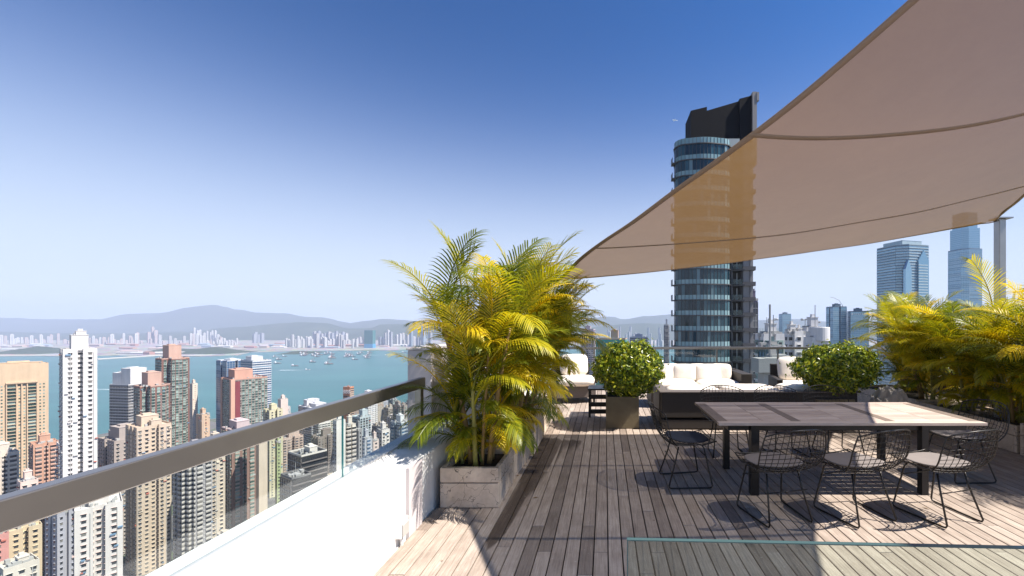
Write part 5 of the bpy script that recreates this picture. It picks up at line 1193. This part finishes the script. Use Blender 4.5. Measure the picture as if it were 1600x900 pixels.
SAILM = sailmat(); HEM = plain('sail_hem', (.26, .19, .145), .9, 0, .1, 4.)
rows = [(6.15, -.74, 2.37, 5.89, 3.27, .105), (4.63, -.145, 2.568, 4.92, 3.31, .16), (2.9, 1.02, 3.05, 4.17, 3.62, .205), (2.22, 1.63, 3.46, 4.12, 3.95, .14), (1.1, 2.9, 4.5, 4.25, 4.75, .05), (.2, 3.95, 5.35, 4.15, 5.37, .0)]
rows = [np.array(r_) for r_ in rows][::-1]; ds = [r_[0] for r_ in rows]
def row_at(d_):
    i = max(0, min(len(ds)-2, int(np.searchsorted(ds, d_)-1))); t = (d_-ds[i])/(ds[i+1]-ds[i])
    p1_, p2_ = rows[i], rows[i+1]
    m1_ = (rows[i+1]-rows[i-1])/(ds[i+1]-ds[i-1]) if i > 0 else (p2_-p1_)/(ds[i+1]-ds[i])
    m2_ = (rows[i+2]-rows[i])/(ds[i+2]-ds[i]) if i+2 < len(ds) else (p2_-p1_)/(ds[i+1]-ds[i])
    hh = ds[i+1]-ds[i]; return (2*t**3-3*t**2+1)*p1_+(t**3-2*t**2+t)*hh*m1_+(-2*t**3+3*t**2)*p2_+(t**3-t**2)*hh*m2_
def sail_pt(d_, u, dz=0.):
    r_ = row_at(d_); y = d_
    if d_ > 4.7: y = d_-.10*4*u*(1-u)*((d_-4.7)/1.45)**2
    return (r_[1]+(r_[3]-r_[1])*u, y, r_[2]+(r_[4]-r_[2])*u-4*r_[5]*u*(1-u)+dz+.020*noise.noise(Vector((r_[1]+(r_[3]-r_[1])*u, d_*1.6, 0)))+.03*math.exp(-((1-u)*7+(6.15-d_)*1.2))*math.sin(math.atan2(6.15-d_, (1-u)*5+.01)*14)+.02*math.exp(-(u*7+(6.15-d_)*1.2))*math.sin(math.atan2(6.15-d_, u*5+.01)*12))
NU, NV = 48, 56; V = [sail_pt(.2+5.95*j/NV, i/NU) for j in range(NV+1) for i in range(NU+1)]
sa = empty('shade_sail', (3, 4, 3.3), 0, 'large taupe mesh shade sail stretched over the deck from upper right', 'shade sail')
def atw(m, nm, mat): 
    o = m.build(nm, mat, sa, True); o.location = -sa.location; return o
atw(MB().raw(V, [(j*(NU+1)+i, j*(NU+1)+i+1, (j+1)*(NU+1)+i+1, (j+1)*(NU+1)+i) for j in range(NV) for i in range(NU)]), 'sail_cloth', SAILM)
def strip(fa, n, nm, mat=HEM):
    V = []; 
    for k in range(n+1):
        a, b_ = fa(k/n); V += [a, b_]
    m = MB().raw(V, [(2*i, 2*i+1, 2*i+3, 2*i+2) for i in range(n)]); o = atw(m, nm, mat)
    s_ = o.modifiers.new('thickness', 'SOLIDIFY'); s_.thickness = .003; s_.offset = 0
strip(lambda t: (sail_pt(.2+5.95*t, 0, -.004), sail_pt(.2+5.95*t, .055/max(.25, row_at(.2+5.95*t)[3]-row_at(.2+5.95*t)[1]), -.004)), 50, 'hem')
strip(lambda t: (sail_pt(6.15, t, -.004), sail_pt(6.115, t, -.004)), 50, 'hem')
strip(lambda t: (sail_pt(.2+5.95*t, 1, -.004), sail_pt(.2+5.95*t, 1-.055/max(.25, row_at(.2+5.95*t)[3]-row_at(.2+5.95*t)[1]), -.004)), 50, 'hem')
strip(lambda t: (sail_pt(4.645, t, -.004), sail_pt(4.615, t, -.004)), 50, 'seam')
strip(lambda t: (sail_pt(2.917, t, -.004), sail_pt(2.883, t, -.004)), 50, 'seam')
strip(lambda t: (sail_pt(1.72, t, -.004), sail_pt(1.69, t, -.004)), 30, 'seam')
c0 = Vector(sail_pt(6.15, 1)); 
atw(MB().tube([c0, c0+Vector((.06, .01, .0))], .012, 6), 'corner_ring', STEEL)
po = empty('steel_post', (5.95, 6.17, 0), 0, 'square grey steel post holding the right corner of the shade sail', 'post')
bevel(MB().box(-.05, .05, -.05, .05, .003, 3.29).build('shaft', STEEL, po), .008, 2); MB().box(-.09, .12, -.09, .09, 3.291, 3.31).build('cap', STEEL, po)
# lanyard at left corner to a low post hidden in the palms
c1 = Vector(sail_pt(6.15, 0)); po2 = empty('steel_post', (-1.62, 6.6, 0), 0, 'slim steel post in the left palms that ties the sail corner', 'post')
MB().tube([(0, 0, .5), (0, 0, 2.45)], .03, 8).build('shaft', STEEL, po2); MB().tube([(0, 0, 2.40), (c1.x+1.62, c1.y-6.6, c1.z)], .006, 5).build('lanyard', STEEL, po2)
ap = empty('steel_post', (4.25, -.2, 0), 0, 'tall steel mast behind the view that carries the peak of the sail', 'post')
MB().tube([(0, 0, 0), (0, 0, 5.7)], .05, 10).build('shaft', STEEL, ap)
# ------------------------------------------------------------------ the air
hz = MB().box(-33000, 33000, -300, 16000, SEA-40, 640).build('haze', None)
hz['kind'] = 'stuff'; hm = bpy.data.materials.new('haze_air'); hm.use_nodes = True; t = hm.node_tree; t.nodes.clear()
ou = t.nodes.new('ShaderNodeOutputMaterial'); vp = t.nodes.new('ShaderNodeVolumePrincipled'); vp.inputs['Color'].default_value = (.62, .70, .93, 1); vp.inputs['Density'].default_value = 7.0e-5; vp.inputs['Anisotropy'].default_value = 0.0
t.links.new(vp.outputs[0], ou.inputs['Volume']); hz.data.materials.clear(); hz.data.materials.append(hm)
